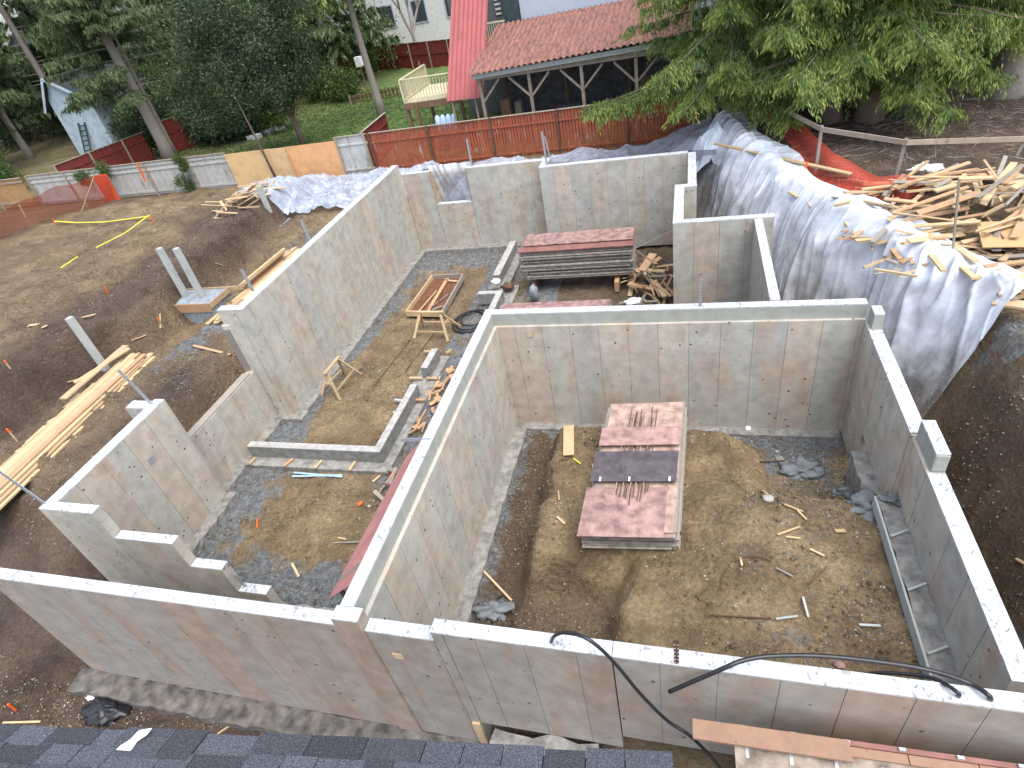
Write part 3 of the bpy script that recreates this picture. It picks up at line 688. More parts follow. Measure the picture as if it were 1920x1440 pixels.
# garage stack: ~1.2 x 2.6 sheets lying on the mound, tilted
A = PZ(1092, 1000, -1.72); B = PZ(1262, 1003, -1.72); Cc = PZ(1135, 765, -1.60); D = PZ(1283, 752, -1.60)
ax = Vector(B-A).normalized(); ay = Vector((Cc+D-A-B)/2).normalized(); wS = np.linalg.norm(B-A); lS = np.linalg.norm((Cc+D-A-B)/2)
cc = Vector((A+B+Cc+D)/4); az = ax.cross(ay).normalized()
if az.z < 0: az = -az
for i in range(13):
    k = 12-i
    off = ax*random.uniform(-.05, .05)+ay*random.uniform(-.06, .06)+ax*(.07 if i % 3 == 0 else 0)
    sheet(('topmost stained plywood sheet' if k == 0 else ORD[k]+' weathered sheet from the top')+' in the form stack on the garage mound', cc-az*(k*.033)+off, ax, ay, wS*1.0, lS, .016+.006*(i % 2), 'formdirty' if k < 2 else 'formgrey', None if k == 0 else 'sheets of the garage form stack', edge='woodg')
def onstack(lab, f0, f1, s0, s1, z, mat, nm='plywood_form'):
    c = cc+ax*((f0+f1)/2-.5)*wS+ay*((s0+s1)/2-.5)*lS+az*z
    return sheet(lab, c, ax, ay, (f1-f0)*wS, (s1-s0)*lS, .02, mat, edge=None)
onstack('pink form panel at the near end of the garage stack', -.05, .90, -.03, .30, .045, 'formpink')
dp = onstack('black form panel with metal clips lying across the garage stack', -.02, 1.0, .33, .56, .10, 'formdark')
onstack('narrow pink form panel across the middle of the garage stack', 0.0, 1.02, .61, .76, .10, 'formpink')
for f in (.1, .45, .92):
    c = cc+ax*(f-.5)*wS+ay*(.345-.5)*lS+az*.114; MB().board(c-ay*.05, c+ay*.05, .03, .006, up=az).build('metal_clip', MAT['white'], dp)
for i in range(15):
    f = .30+i*.027+random.uniform(-.008, .008); l0 = .22+random.uniform(-.05, .05); l1 = .93+random.uniform(-.12, .05)
    a = cc+ax*(f-.5)*wS+ay*(l0-.5)*lS+az*.074; b = cc+ax*(f+random.uniform(-.05, .07)-.5)*wS+ay*(l1-.5)*lS+az*.074
    wood_piece(['first', 'second', 'third', 'fourth', 'fifth', 'sixth', 'seventh', 'eighth', 'ninth', 'tenth', 'eleventh', 'twelfth', 'thirteenth', 'fourteenth', 'fifteenth'][i]+' thin rusty bar from the left on the garage form stack', a, b, .016, .01, 'rust' if i % 3 else 'woodg', 'form_bar', 'bar', 'bars lying on the garage form stack', up=az)
wood_piece('thick timber block poking out left of the garage form stack', cc-ax*(wS*.5+.12)-az*.25+ay*.12, cc-ax*(wS*.5-.3)-az*.25+ay*.12, .09, .09, 'wood', 'support_block', 'timber')
wood_piece('pale plywood offcut lying on the mound left of the form stack', PG(1067, 803)+np.array([0, 0, .07]), PG(1067, 858)+np.array([0, 0, .07]), .22, .02, 'wood', 'plywood_offcut', 'offcut')
# back room stack (horizontal)
for i in range(17):
    z = -2.78+i*.058; x0 = -1.25+random.uniform(-.1, .08)+(.25 if i < 4 else 0); x1 = 2.42+random.uniform(-.1, .06)
    yy = 14.55+random.uniform(-.06, .06)+ (.02*i)
    if i == 16: x0, x1 = -1.22, 2.4
    top = i >= 15
    sheet('top pink plywood form in the big back room stack' if i == 16 else ('dark red form just under the top of the back room stack' if i == 15 else ORD[16-i]+' sheet from the top, grey edged, in the big back room stack'),
          ((x0+x1)/2, yy+(.12 if i == 16 else 0), z), (1, .015, 0), (0, 1, 0), x1-x0, 1.15-(.25 if i == 16 else 0), .022+.012*(i % 2), 'formpink' if i == 16 else ('formred' if i == 15 else 'formgrey'), None if top else 'sheets of the back room form stack', edge='woodg' if not top else None)
wood_piece('timber bearer under the left end of the back room stack', (-.9, 13.9, -3.15), (-.9, 15.1, -3.15), .12, .3, 'formred', 'bearer', 'timber')
wood_piece('timber bearer under the right end of the back room stack', (1.9, 13.8, -3.1), (1.9, 15.1, -3.1), .14, .35, 'woodo', 'bearer', 'timber')
for i in range(5):
    sheet('uppermost pale pink form of the small stack at the garage back wall' if i == 4 else ORD[4-i]+' sheet from the top of the small pink stack behind the garage wall', (.25+.03*(i % 2), 11.65, -2.95+i*.07), (1, .02, 0), (0, 1, 0), 3.3, 1.2, .025, 'formpink', None if i == 4 else 'sheets of the small form stack')
sheet('short pink plywood strip on top of the small form stack', (-.5, 11.95, -2.64), (1, .02, 0), (0, 1, 0), 2.0, .35, .02, 'formpink')
# long red panel leaning against the garage left wall
a0 = PX(615, 1124, -.62); 
rp = thing('plywood_form', 'long red form sheet leaning on the outside of the garage left wall', 'plywood form', (-.7, 3, -3.3))
e0, e1 = PZ(615, 1124, -1.25), PZ(757, 865, -1.25)
P4 = [(e0[0], e0[1], -1.25), (e1[0], e1[1]+.1, -1.25), (-.225, e1[1]+.35, -.42), (-.225, e0[1]+.05, -.42)]
MB().prism(P4, (.016, 0, .02)).build('face', MAT['formlean'], rp)
MB().prism([tuple(lerp(np.array(P4[0]), np.array(P4[1]), t)*(1-w_)+lerp(np.array(P4[3]), np.array(P4[2]), t)*w_) for t, w_ in ((.10, 0), (.14, 0), (.14, 1), (.10, 1))], (.02, 0, .024)).build('grey_patch', MAT['woodg'], rp)
for t in (.08, .5, .92):
    q = lerp(np.array(P4[0]), np.array(P4[1]), t); MB().board((q[0]+.06, q[1], -3.35), (q[0]+.06, q[1], q[2]+.02), .08, .04).build('prop', MAT['woodg'], rp)
# bottom right forms
fr = thing('form_bundle', 'bundle of edge-on plywood wall forms with metal clips at the lower right', 'plywood form', (5.6, -.8, -.8))
zb_ = -.62
u0 = PZ(1375, 1358, zb_); u1 = PZ(1960, 1440, zb_); d_ = Vector(u1-u0).normalized(); nrm = Vector((d_.y, -d_.x, 0))
u0 = Vector(u0); 
def fp(s, t, z=0): return u0+d_*s+nrm*t+Vector((0, 0, z))
MB().quadbox([fp(0, 0, -.05), fp(4.3, 0, -.05), fp(4.3, .05, -.05), fp(0, .05, -.05), fp(0, 0, .01), fp(4.3, 0, .01), fp(4.3, .05, .01), fp(0, .05, .01)]).build('red_edge', MAT['formred'], fr)
for i in range(9): 
    s = .05+i*.5; MB().board(fp(s, .025, .02), fp(s+.06, .025, .02), .03, .03).build('metal_clip', MAT['galv'], fr)
for j in range(7):
    MB().quadbox([fp(0.02*j, .05+.0*j, -.09-j*.06), fp(4.3, .05, -.09-j*.06), fp(4.3, 1.25, -.09-j*.06), fp(.02*j, 1.25, -.09-j*.06), fp(.02*j, .05, -.04-j*.06), fp(4.3, .05, -.04-j*.06), fp(4.3, 1.25, -.04-j*.06), fp(.02*j, 1.25, -.04-j*.06)]).build('form_sheet', MAT['formgreyp'] if j == 0 else MAT['formpink'], fr)
s = -.02
for L_ in (.75, .9, .6, 1.0, .8): 
    MB().board(fp(s, .10, -.022), fp(s+L_-.01, .10, -.022), .09, .03).build('edge_plank', MAT['plankr'], fr); s += L_
for i in range(10):
    s = .12+i*.42; MB().board(fp(s, .20, -.035), fp(s, .30, -.035), .035, .008).build('metal_clip', MAT['galv'], fr)
for s in (.2, 3.9): MB().quadbox([fp(s, .2, -2.9), fp(s+.15, .2, -2.9), fp(s+.15, .35, -2.9), fp(s, .35, -2.9), fp(s, .2, -.46), fp(s+.15, .2, -.46), fp(s+.15, .35, -.46), fp(s, .35, -.46)]).build('prop', MAT['woodg'], fr)
for s in (.2, 3.9): MB().quadbox([fp(s, 1.0, -2.9), fp(s+.15, 1.0, -2.9), fp(s+.15, 1.15, -2.9), fp(s, 1.15, -2.9), fp(s, 1.0, -.46), fp(s+.15, 1.0, -.46), fp(s+.15, 1.15, -.46), fp(s, 1.15, -.46)]).build('prop', MAT['woodg'], fr)
k = wood_piece('orange brown plank end sticking out left of the form bundle', fp(-.42, .12, .035), fp(1.1, .12, .035), .20, .035, 'plankr', 'plank', 'plank')

# ------------------------------------------------------------------ sawhorses, tray, hoses
def sawhorse(lab, pts, top):
    """pts = four foot points, top = two beam ends"""
    r = thing('sawhorse', lab, 'sawhorse', tuple((np.array(top[0])+np.array(top[1]))/2-np.array([0, 0, .75])))
    t0, t1 = Vector(top[0]), Vector(top[1])
    MB().board(t0, t1, .09, .045).build('top_beam', MAT['wood'], r)
    d = (t1-t0)
    for i, f in enumerate(pts):
        s = t0+d*(.12 if i in (0, 1) else .88); MB().board(Vector(f), s-Vector((0, 0, .03)), .08, .035, up=(0, 1, 0)).build('leg', MAT['wood'], r)
    for i, j in ((0, 2), (1, 3)):
        a = Vector(pts[i])*.7+(t0+d*.12)*.3; b = Vector(pts[j])*.7+(t0+d*.88)*.3; MB().board(a, b, .03, .06).build('stretcher', MAT['wood'], r)
    for i, j, q in ((0, 1, .12), (2, 3, .88)):
        a = Vector(pts[i])*.45+(t0+d*q)*.55; b = Vector(pts[j])*.45+(t0+d*q)*.55; MB().board(a, b, .03, .05).build('end_brace', MAT['wood'], r)
    return r
tA, tB = PZ(781, 585, -2.5), PZ(831, 585, -2.5)
sawhorse('sawhorse standing in front of the rusty shallow tray', [PZ(776, 637, -3.3), PZ(793, 612, -3.3), PZ(840, 640, -3.3), PZ(862, 612, -3.3)], (tA, tB))
tA, tB = PZ(608, 702, -2.52), PZ(636, 668, -2.5)
sawhorse('sawhorse at the foot of the tall long left wall', [PZ(638, 750, -3.3), PZ(603, 742, -3.3), PZ(677, 702, -3.3), PZ(645, 700, -3.3)], (tA, tB))
tr = thing('mortar_tray', 'rusty brown shallow tray with boards and rods lying in it', 'tray', (-4.5, 13.5, -3.2))
ta, tb_, tc_, td = PZ(761, 583, -3.02), PZ(828, 584, -3.02), PZ(868, 513, -3.02), PZ(810, 516, -3.02)
def inset(z, P): return (P[0], P[1], z)
for p, q2 in ((ta, tb_), (tb_, tc_), (tc_, td), (td, ta)):
    MB().board((p[0], p[1], -3.12), (q2[0], q2[1], -3.12), .05, .2).build('tray_side', MAT['wood'] if p is ta or p is td else MAT['woodg'], tr)
MB().prism([inset(-3.2, p) for p in (ta, tb_, tc_, td)], (0, 0, .03)).build('tray_floor', simple('rusty_floor', (.13, .055, .03), .7, .4, 6), tr)
def tin(s, t, z=-3.12): p = (np.array(ta)*(1-s)+np.array(tb_)*s)*(1-t)+(np.array(td)*(1-s)+np.array(tc_)*s)*t; return (p[0], p[1], z)
for i, (a, b, w_, m_) in enumerate(((tin(.55, .05), tin(.52, .95), .12, 'woodo'), (tin(.3, .03), tin(.42, .6), .05, 'woodo'), (tin(.5, .08), tin(.85, .5), .03, 'woodg'), (tin(.5, .9), tin(.9, .85), .09, 'wood'), (tin(.65, .1), tin(.9, .2), .05, 'woodg'), (tin(.7, .3), tin(.6, .6), .03, 'rust'))):
    wood_piece(['long brown board down the middle of the rusty tray', 'narrow brown stick at the near end of the tray', 'thin grey stick crossing the tray', 'pale bent offcut at the far end of the tray', 'short grey offcut in the near corner of the tray', 'rusty rod lying in the tray'][i], a, b, w_, .025, m_, 'tray_board', 'timber')
def hose(lab, pts, r=.022, name='black_pipe', n=10, sub=8):
    P = [Vector(p) for p in pts]; out = []
    for i in range(len(P)-1):
        p0 = P[max(i-1, 0)]; p1 = P[i]; p2 = P[i+1]; p3 = P[min(i+2, len(P)-1)]
        for s in range(sub):
            t = s/sub; out.append(.5*((2*p1)+(-p0+p2)*t+(2*p0-5*p1+4*p2-p3)*t*t+(-p0+3*p1-3*p2+p3)*t**3))
    out.append(P[-1]); o = MB().tube(out, r, n).build(name, MAT['black'], None, loc=P[0], smooth=True)
    return tag(o, lab, 'pipe')
hz = -.06
hose('black pipe arching off the front wall top and hanging down outside', [PZ(1033, 1206, -.09), PY(1040, 1192, .06)*1.0, PY(1065, 1186, .0), PY(1105, 1200, -.08), PY(1150, 1240, -.12), PY(1200, 1300, -.15), PY(1250, 1350, -.2), PY(1292, 1378, -.25), PY(1325, 1410, -.3), PY(1350, 1440, -.4)], .02)
hose('thick black pipe curving above the front wall with a free cut end', [PZ(1857, 1313, -.08), PZ(1853, 1303, .02), PY(1815, 1280, .2), PY(1740, 1256, .24), PY(1640, 1240, .25), PY(1540, 1230, .22), PY(1450, 1230, .15), PY(1395, 1238, .06), PY(1350, 1256, -.04), PY(1255, 1297, -.12)], .024)
hose('thinner black pipe looping behind the front wall top at the right', [PZ(1797, 1306, -.08), PZ(1794, 1297, .02), PY(1750, 1272, .24), PY(1690, 1263, .3), PY(1640, 1262, .32), PY(1600, 1270, .34)], .02)
for k, (rr, cx, cy, l_) in enumerate(((.52, -2.75, 12.2, 'outer'), (.46, -2.72, 12.24, 'inner'), (.40, -2.62, 12.35, 'innermost'))):
    hose('coiled black hose on the mud, %s loop' % l_, [(cx+rr*1.0*math.cos(a), cy+rr*1.25*math.sin(a), -3.27+.03*k+.01*math.sin(a*3)) for a in np.linspace(0, 6.6, 26)], .03, 'black_hose', sub=3)
# ------------------------------------------------------------------ plastic sheets
def sheet_mesh(lab, fn, nu, nv, mat='plastic', name='plastic_sheet', clear=0.0):
    u = np.linspace(0, 1, nu); v = np.linspace(0, 1, nv); U, V = np.meshgrid(u, v)
    X, Y, Z, cl = fn(U, V)
    idx = np.arange(nu*nv).reshape(nv, nu); F = np.stack([idx[:-1, :-1], idx[:-1, 1:], idx[1:, 1:], idx[1:, :-1]], -1).reshape(-1, 4)
    org = (float(X.mean()), float(Y.mean()), float(Z.mean()))
    o = npmesh(name, np.stack([X, Y, Z], -1).reshape(-1, 3), F, MAT[mat], True, {'clear': (cl+0*X).ravel()}, origin=org)
    return tag(o, lab, 'plastic sheet')
def ridge(a, b, sa, sb, seed):  # sharp folds running along b
    n = vn(a*sa, b*sb, 1, seed); return 1-np.abs(2*n-1)
def bank(U, V):
    y = 20.2-U*(13.5-1.2*V); U0 = U; U = U+.035*(fbm(U0*5, V*2.2, 1, 88, 3)-.5)*2; xt = np.interp(y, YT, XT)
    # fans in a little toward the near end
    xlo = xt-1.75+.25*np.sin(U*9)+.5*sm(.9, 1, U); xhi = xt+.55+.5*(vn(U*6, U*0, 1, 77)-.5)+.3*sm(.55, .8, U)
    x = lerp(xlo, xhi, V)
    yy = y+.35*np.sin(V*2.2+U0*3)-.5*(1-V)*sm(.3, .9, U)
    sx = x-np.interp(yy, YT, XT)
    zt = -3.15+3.0*sm(-1.75, .1, sx)+.12+.15*sm(.2, 2, sx)
    zt = np.where(sx > .35, np.maximum(zt, terrain(x, yy)+.03), zt)
    sl = np.sin(np.pi*np.clip(V, 0, 1))*.6+.4
    f = ridge(U+V*.06, V, 15, 1.1, 81)**3*.24+ridge(U+V*.10, V, 34, 1.4, 82)**3*.13+ridge(U+V*.14, V, 60, 1.6, 83)**4*.04
    f2 = fbm(U*7, V*3, 1, 84, 2)*.22
    z = zt+(f+f2)*sl*np.where(V > .8, .55, 1)
    x = x-(f*.6+f2*.3)*(1-V)
    return x, yy, z, .30*(1-V)-.12+.3*(1-sm(.1, .45, V))+.25*(1-sm(.12, .3, U))
sheet_mesh('translucent crumpled plastic sheet over the right hand dirt bank', bank, 620, 150)
def backp(U, V):
    x = lerp(-5.4, 5.0, U); y = lerp(18.25, 23.35, V)+.15*np.sin(U*17)
    z = terrain(x, y)*.4+.6*(-1.75+ .9*sm(2, 5, x)*V)+.06+ridge(U+V*.06, V, 9, 1.3, 91)**2*.18+ridge(U, V, 24, 2, 92)**3*.07+.5*np.exp(-((x-4.4)/.8)**2)*np.exp(-((V-.4)/.4)**2)
    z = np.where(V < .12, -.42-(V/.12)*.6, z)
    return x, y, z, -.25+0*x
sheet_mesh('pale plastic sheet behind the back wall below the red fence', backp, 260, 130, 'plasticb')
def leftp(U, V):
    x = lerp(-15.2, -7.2, U); y = lerp(18.9, 23.5, V)-.8*(1-V)*np.sin(U*5)*.6
    z = np.maximum(terrain(x, y), -1.9)+.10+.2*np.sin(np.clip(V, 0, 1)*3.1)*(.7+.3*np.sin(U*8))+ridge(U+V*.1, V, 7, 1.2, 95)**2*.22+ridge(U-V*.05, V, 20, 1.5, 96)**3*.08
    return x, y, z, -.02+0*x
sheet_mesh('pale blue plastic sheet at the back left beside the plywood fence', leftp, 240, 130, 'plasticb')
def winp(U, V):
    x = lerp(-5.5, -3.75, U); z = lerp(-1.62, -.02, V); y = 18.17+.10*ridge(U+V*.25, V, 8, .8, 97)+.05*ridge(U-V*.2, V, 20, 1.5, 98)
    return x, y, z, .35-.5*sm(.75, .95, V)
sheet_mesh('clear wrinkled plastic hanging behind the window opening', winp, 140, 90)
def tailp(U, V):
    x = lerp(4.1, 5.6, U)+.2*np.sin(V*5); y = lerp(18.3, 19.8, V); z = -1.9+1.9*np.sin(U*2.6+.3)*np.sin(V*2.4+.5)+ridge(U, V, 7, 5, 99)**2*.25
    return x, y, z, -.2+0*x
sheet_mesh('bunched plastic gathered at the back right corner of the walls', tailp, 90, 80)
# ------------------------------------------------------------------ lumber piles
def lum(lab, a, b, wd, th, mat='wood', group=None, roll=0): return wood_piece(lab, a, b, wd, th, mat, 'lumber', 'lumber', group, roll=roll)
# long pile at far left: three layers lying along y on the ground
def lumpile(n, xc, xw, y0, y1, z0, lab, group, tilt=0, layers=4, L=(3.2, 5.6), slope=0.0):
    nn = ['first', 'second', 'third', 'fourth', 'fifth', 'sixth', 'seventh', 'eighth', 'ninth', 'tenth']; lay = ['bottom', 'lower middle', 'upper middle', 'top'] if layers == 4 else ['bottom', 'middle', 'top']
    base = lab
    for i in range(n):
        ly = i*layers//n; k = (i % max(1, n//layers))/max(1, n//layers); lab = nn[min(9, i % max(1, n//layers))]+' board from left, '+lay[min(ly, layers-1)]+' layer of '+base
        x = xc+(k-.5)*xw*(1-.18*ly)+random.uniform(-.03, .03); ln = random.uniform(*L); s = random.uniform(y0, max(y0, y1-ln)); th = random.uniform(-.035, .035)
        z = z0+ly*.055+random.uniform(0, .008)
        lum(lab, (x-th*ln/2+tilt*(s-y0), s, z+slope*(s-y0)), (x+th*ln/2+tilt*(s+ln-y0), s+ln, z+slope*(s+ln-y0)), random.choice((.09, .14, .14, .19)), .04, random.choice(('wood', 'wood', 'wood', 'woodo')), group)
lumpile(36, -11.1, 1.35, 1.2, 8.3, -1.72, 'the long lumber pile at the far left', 'boards of the left lumber pile', tilt=-.09, L=(4.5, 6.6))
for i, (du, lab) in enumerate(((0, 'broad sheet-like plank on top of the left lumber pile'), (1, 'pale two by six on top of the left lumber pile near its far end'))):
    a = PZ(118+du*22, 748-du*30, -1.42); b = PZ(236+du*6, 648+du*5, -1.40); lum(lab, a, b, .24-.1*du, .04, 'wood')
lumpile(16, -10.25, .75, 9.9, 15.3, -1.74, 'the lumber beside the tall left wall', 'boards beside the tall left wall', layers=3, L=(2.2, 4.2))
for i in range(3): lum(['lower', 'middle', 'upper'][i]+' stacked beam behind the strap of the tall left wall', (-10.55+.12*i, 11.9, -1.5+.09*i), (-10.45+.12*i, 14.4, -1.5+.09*i), .09, .19-.04*i, 'wood')
# scrap heap next to the back left post
def scrap(n, cx, cy, rx, ry, zf, lab, group, nm='timber_offcut', L=(.3, 1.1), mats=('wood', 'wood', 'woodg', 'woodo'), hgt=.35, az0=None, azs=3.14, tilt=.35):
    for i in range(n):
        a = random.uniform(0, 6.283); r = math.sqrt(random.random()); x = cx+rx*r*math.cos(a); y = cy+ry*r*math.sin(a)
        ln = random.uniform(*L); az_ = (random.uniform(-azs, azs) if az0 is None else az0+random.uniform(-azs, azs)); tl = random.uniform(-tilt, tilt)
        z = zf(x, y)+hgt*(1-r*r)*random.random()+.04+abs(math.sin(tl))*ln/2*.6
        d = Vector((math.cos(az_)*math.cos(tl), math.sin(az_)*math.cos(tl), math.sin(tl)))*ln/2; c = Vector((x, y, z))
        wood_piece(lab, c-d, c+d, random.choice((.04, .09, .09, .14)), random.choice((.02, .038, .038)), random.choice(mats), nm, 'timber', group, roll=random.uniform(-.4, .4))
scrap(34, -14.0, 18.2, 1.1, 1.7, H, 'timber offcut in the scrap heap beside the back left post', 'offcuts at the back left post', L=(.5, 1.9), mats=('wood',), hgt=.5)
scrap(46, 3.0, 14.0, .75, 1.8, lambda x, y: -3.3, 'timber offcut in the scrap heap in the corner of the back room', 'offcuts heaped in the back room corner', L=(.4, 1.5), mats=('wood', 'woodo', 'woodg', 'woodo'), hgt=.75, az0=1.9, azs=.9)
lum('broad orange plank on top of the back room scrap heap', (2.75, 13.4, -2.35), (3.05, 14.2, -2.2), .26, .04, 'woodo')
for a, b, l_ in (((1192, 468), (1262, 432), 'upper long thin lath leaning in the back room scrap heap'), ((1190, 470), (1222, 490), 'short grey lath crossing the back room scrap heap'), ((1192, 500), (1232, 545), 'thin lath at the left foot of the back room scrap heap')):
    lum(l_, PY(*a, 13.6)+np.array([0, 0, .05]), PY(*b, 13.4), .04, .02, 'woodg')
# right bank scrap: explicit larger boards, then filler
zr = lambda x, y: max(H(x, y), -.3)
big = [((1700, 470), (1805, 430), .16, 'wood', 'broad pale board near the white stake'), ((1698, 455), (1792, 440), .18, 'woodg', 'mottled board crossing left of the white stake'), ((1800, 415), (1850, 465), .12, 'wood', 'pale board angled down right of the stake'),
       ((1835, 455), (1940, 340), .17, 'wood', 'widest long board rising to the right edge'), ((1850, 455), (1905, 402), .05, 'wood', 'narrow lath beside the widest long board'), ((1890, 420), (1925, 360), .05, 'wood', 'short lath pointing to the right edge'),
       ((1783, 400), (1890, 355), .09, 'woodo', 'orange tinted long stud in the scrap'), ((1765, 385), (1868, 325), .08, 'woodg', 'grey long stud at the back of the scrap'), ((1640, 405), (1860, 330), .07, 'woodo', 'very long stud along the back edge of the scrap'),
       ((1640, 435), (1745, 385), .06, 'woodg', 'thin grey lath over the plastic edge'), ((1780, 455), (1830, 490), .11, 'wood', 'stubby stud below the white stake'), ((1822, 478), (1878, 480), .10, 'wood', 'white tinted stud right of the white stake'),
       ((1875, 490), (1915, 455), .09, 'wood', 'stud propped against the sheathing offcut'), ((1845, 500), (1925, 490), .11, 'woodo', 'brown stud low in the scrap heap'), ((1797, 495), (1828, 522), .11, 'wood', 'short pale stud at the lower edge of the heap'),
       ((1745, 478), (1770, 508), .10, 'wood', 'short pale stud lying on the plastic'), ((1825, 522), (1885, 505), .11, 'wood', 'stud at the bottom edge of the heap'), ((1860, 505), (1920, 520), .10, 'wood', 'bright stud near the right border'),
       ((1862, 565), (1940, 575), .24, 'wood', 'thick beam end at the right over the gravel'), ((1905, 560), (1870, 552), .10, 'woodg', 'grey block beside the thick beam'), ((1895, 545), (1920, 515), .11, 'wood', 'bright offcut standing near the right border'),
       ((1635, 455), (1665, 425), .10, 'woodg', 'dark offcut on the shoulder of the plastic'), ((1560, 370), (1690, 392), .05, 'woodg', 'long rail lying under the orange net'), ((1600, 372), (1685, 390), .07, 'wood', 'pale lath between the orange net and plastic'),
       ((1565, 385), (1595, 378), .14, 'wood', 'square offcut at the edge of the orange net'), ((1675, 352), (1740, 302), .07, 'wood', 'stick leaning out of the orange net'), ((1890, 352), (1875, 340), .2, 'wood', 'small upright offcut at the back of the heap'),
       ((1855, 365), (1890, 350), .13, 'wood', 'wedge shaped offcut at the back of the heap'), ((1640, 505), (1720, 518), .04, 'wood', 'thin lath lying across the plastic shoulder')]
for i, (a, b, wd, m_, l_) in enumerate(big):
    za = -.15+.012*i; pa = PZ(*a, za+.05*math.sin(i*2.1)); pb = PZ(*b, za+.08*math.cos(i*1.3)+.05)
    lum(l_, pa, pb, wd, .04, m_)
ob = PZ(1880, 440, .22); sheet('sheathing board offcut lying on the scrap heap at the right edge', tuple(ob+np.array([.3, 0, 0])), (1, -.2, .05), (.2, 1, .02), 1.3, 1.1, .015, 'osb', cat='board', name='sheathing_board')
scrap(165, 9.9, 10.9, 2.2, 2.2, zr, 'timber offcut scattered in the large scrap heap on the right bank', 'offcuts of the right scrap heap', L=(.3, 1.8), mats=('wood', 'wood', 'wood', 'woodg', 'woodo'), hgt=.6, az0=.55, azs=.9, tilt=.2)
scrap(40, 10.1, 8.6, 1.1, 1.2, zr, 'short stud end in the nearer part of the right scrap heap', 'stud ends of the right scrap heap', nm='stud_end', L=(.25, .8), mats=('wood', 'wood', 'woodo'), hgt=.2, tilt=.12)
scrap(16, 7.5, 13.3, .9, 1.2, zr, 'small offcut lying under the orange net', 'offcuts by the orange net', L=(.2, .5), mats=('wood', 'wood'), hgt=.05, tilt=.1)
scrap(30, 8.2, 10.2, .5, 1.9, lambda x, y: zr(x, y)+.12, 'thin splinter of wood lying on the plastic shoulder', 'splinters on the plastic', nm='wood_splinter', L=(.2, .55), mats=('woodo', 'woodg', 'wood'), hgt=.02, tilt=.05)
# long board across net
lum('long pale board lying from the plastic to the orange net', PZ(1341, 269, -.05), PZ(1595, 326, 0.15), .14, .04, 'wood')
st = wood_piece('tall pale stake standing in the right scrap heap', PZ(1785, 487, -.2), PZ(1799, 335, -.2)*0+PY(1799, 335, PZ(1785, 487, -.2)[1]), .05, .03, 'woodg', 'stake', 'stake')
# small wooden debris in the rooms, from the photo
small = [((905, 1070), (960, 1128), .04, 'wood'), ((1430, 922), (1441, 932), .05, 'wood'), ((1470, 948), (1505, 962), .03, 'wood'), ((1495, 960), (1512, 977), .025, 'wood'), ((1458, 1005), (1500, 990), .03, 'wood'), ((1473, 1009), (1500, 1012), .03, 'wood'),
         ((1518, 1033), (1545, 1046), .03, 'wood'), ((1565, 998), (1584, 998), .06, 'wood'), ((1388, 1048), (1391, 1063), .03, 'wood'), ((1455, 1068), (1486, 1084), .03, 'woodg'), ((1505, 1122), (1515, 1160), .03, 'woodp'), ((1455, 1163), (1495, 1158), .03, 'woodp'),
         ((1610, 1174), (1650, 1176), .03, 'woodp'), ((1047, 922), (1049, 940), .03, 'wood'), ((1045, 972), (1060, 985), .04, 'wood'), ((1094, 792), (1112, 790), .04, 'wood'), ((1076, 862), (1089, 872), .02, 'yellow'), ((550, 1060), (563, 1085), .05, 'wood'), ((625, 1020), (675, 1018), .03, 'woodg'),
         ((635, 1010), (650, 1013), .04, 'wood'), ((484, 975), (484, 992), .03, 'orange'), ((700, 905), (714, 893), .06, 'wood'), ((730, 905), (736, 885), .05, 'orange'), ((672, 948), (680, 944), .1, 'orange'), ((365, 652), (434, 669), .08, 'woodo'), ((247, 640), (275, 630), .05, 'woodo'), ((55, 612), (72, 610), .12, 'wood'),
         ((80, 616), (90, 612), .1, 'wood'), ((155, 597), (180, 591), .06, 'wood'), ((128, 718), (150, 712), .08, 'wood'), ((150, 553), (163, 550), .03, 'woodg'), ((405, 495), (420, 500), .08, 'wood'), ((398, 397), (423, 397), .08, 'wood'), ((302, 617), (301, 590), .05, 'wood'), ((1920, 1060), (1904, 1050), .05, 'wood'),
         ((410, 1378), (450, 1350), .03, 'wood'), ((10, 1358), (80, 1356), .03, 'wood'), ((1425, 868), (1470, 866), .02, 'rust'), ((770, 790), (795, 745), .03, 'woodo'), ((782, 800), (800, 770), .04, 'woodo'), ((760, 700), (820, 620), .02, 'rust'), ((700, 730), (770, 640), .015, 'rust'), ((1330, 1157), (1445, 1164), .02, 'rust'), ((1515, 1100), (1548, 1068), .02, 'rust')]
for i, (a, b, wd, m_) in enumerate(small):
    pa, pb = PG(*a), PG(*b); pa[2] += .035; pb[2] += .035; md = H((pa[0]+pb[0])/2, (pa[1]+pb[1])/2)+.03-(pa[2]+pb[2])/2; pa[2] += max(0, md); pb[2] += max(0, md)
    where = 'on the garage dirt' if a[0] > 880 and a[1] < 1200 else ('on the left room floor' if a[0] > 440 and a[1] < 1150 else ('on the left yard dirt' if a[1] < 800 else 'on the mud outside the front wall'))
    L_ = math.hypot(a[0]-b[0], a[1]-b[1]); kind_ = {'wood': 'pale', 'woodg': 'grey', 'woodp': 'whitish', 'woodo': 'orange brown', 'orange': 'bright orange', 'yellow': 'yellow', 'rust': 'rusty dark'}[m_]
    lb = kind_+(' long stick lying ' if L_ > 45 else (' short stick lying ' if wd < .05 else ' wood chip lying '))+where
    wood_piece(lb, pa, pb, wd, .02, m_, 'timber_offcut', 'offcut', lb.replace(' lying', 's lying'))
scrap(30, -2.55, 8.2, .3, 1.6, lambda x, y: -3.3, 'orange tinted splinter between the low wall and the garage wall', 'orange splinters by the low wall', nm='wood_splinter', L=(.12, .4), mats=('woodo',), hgt=.06, az0=1.5, azs=.7)
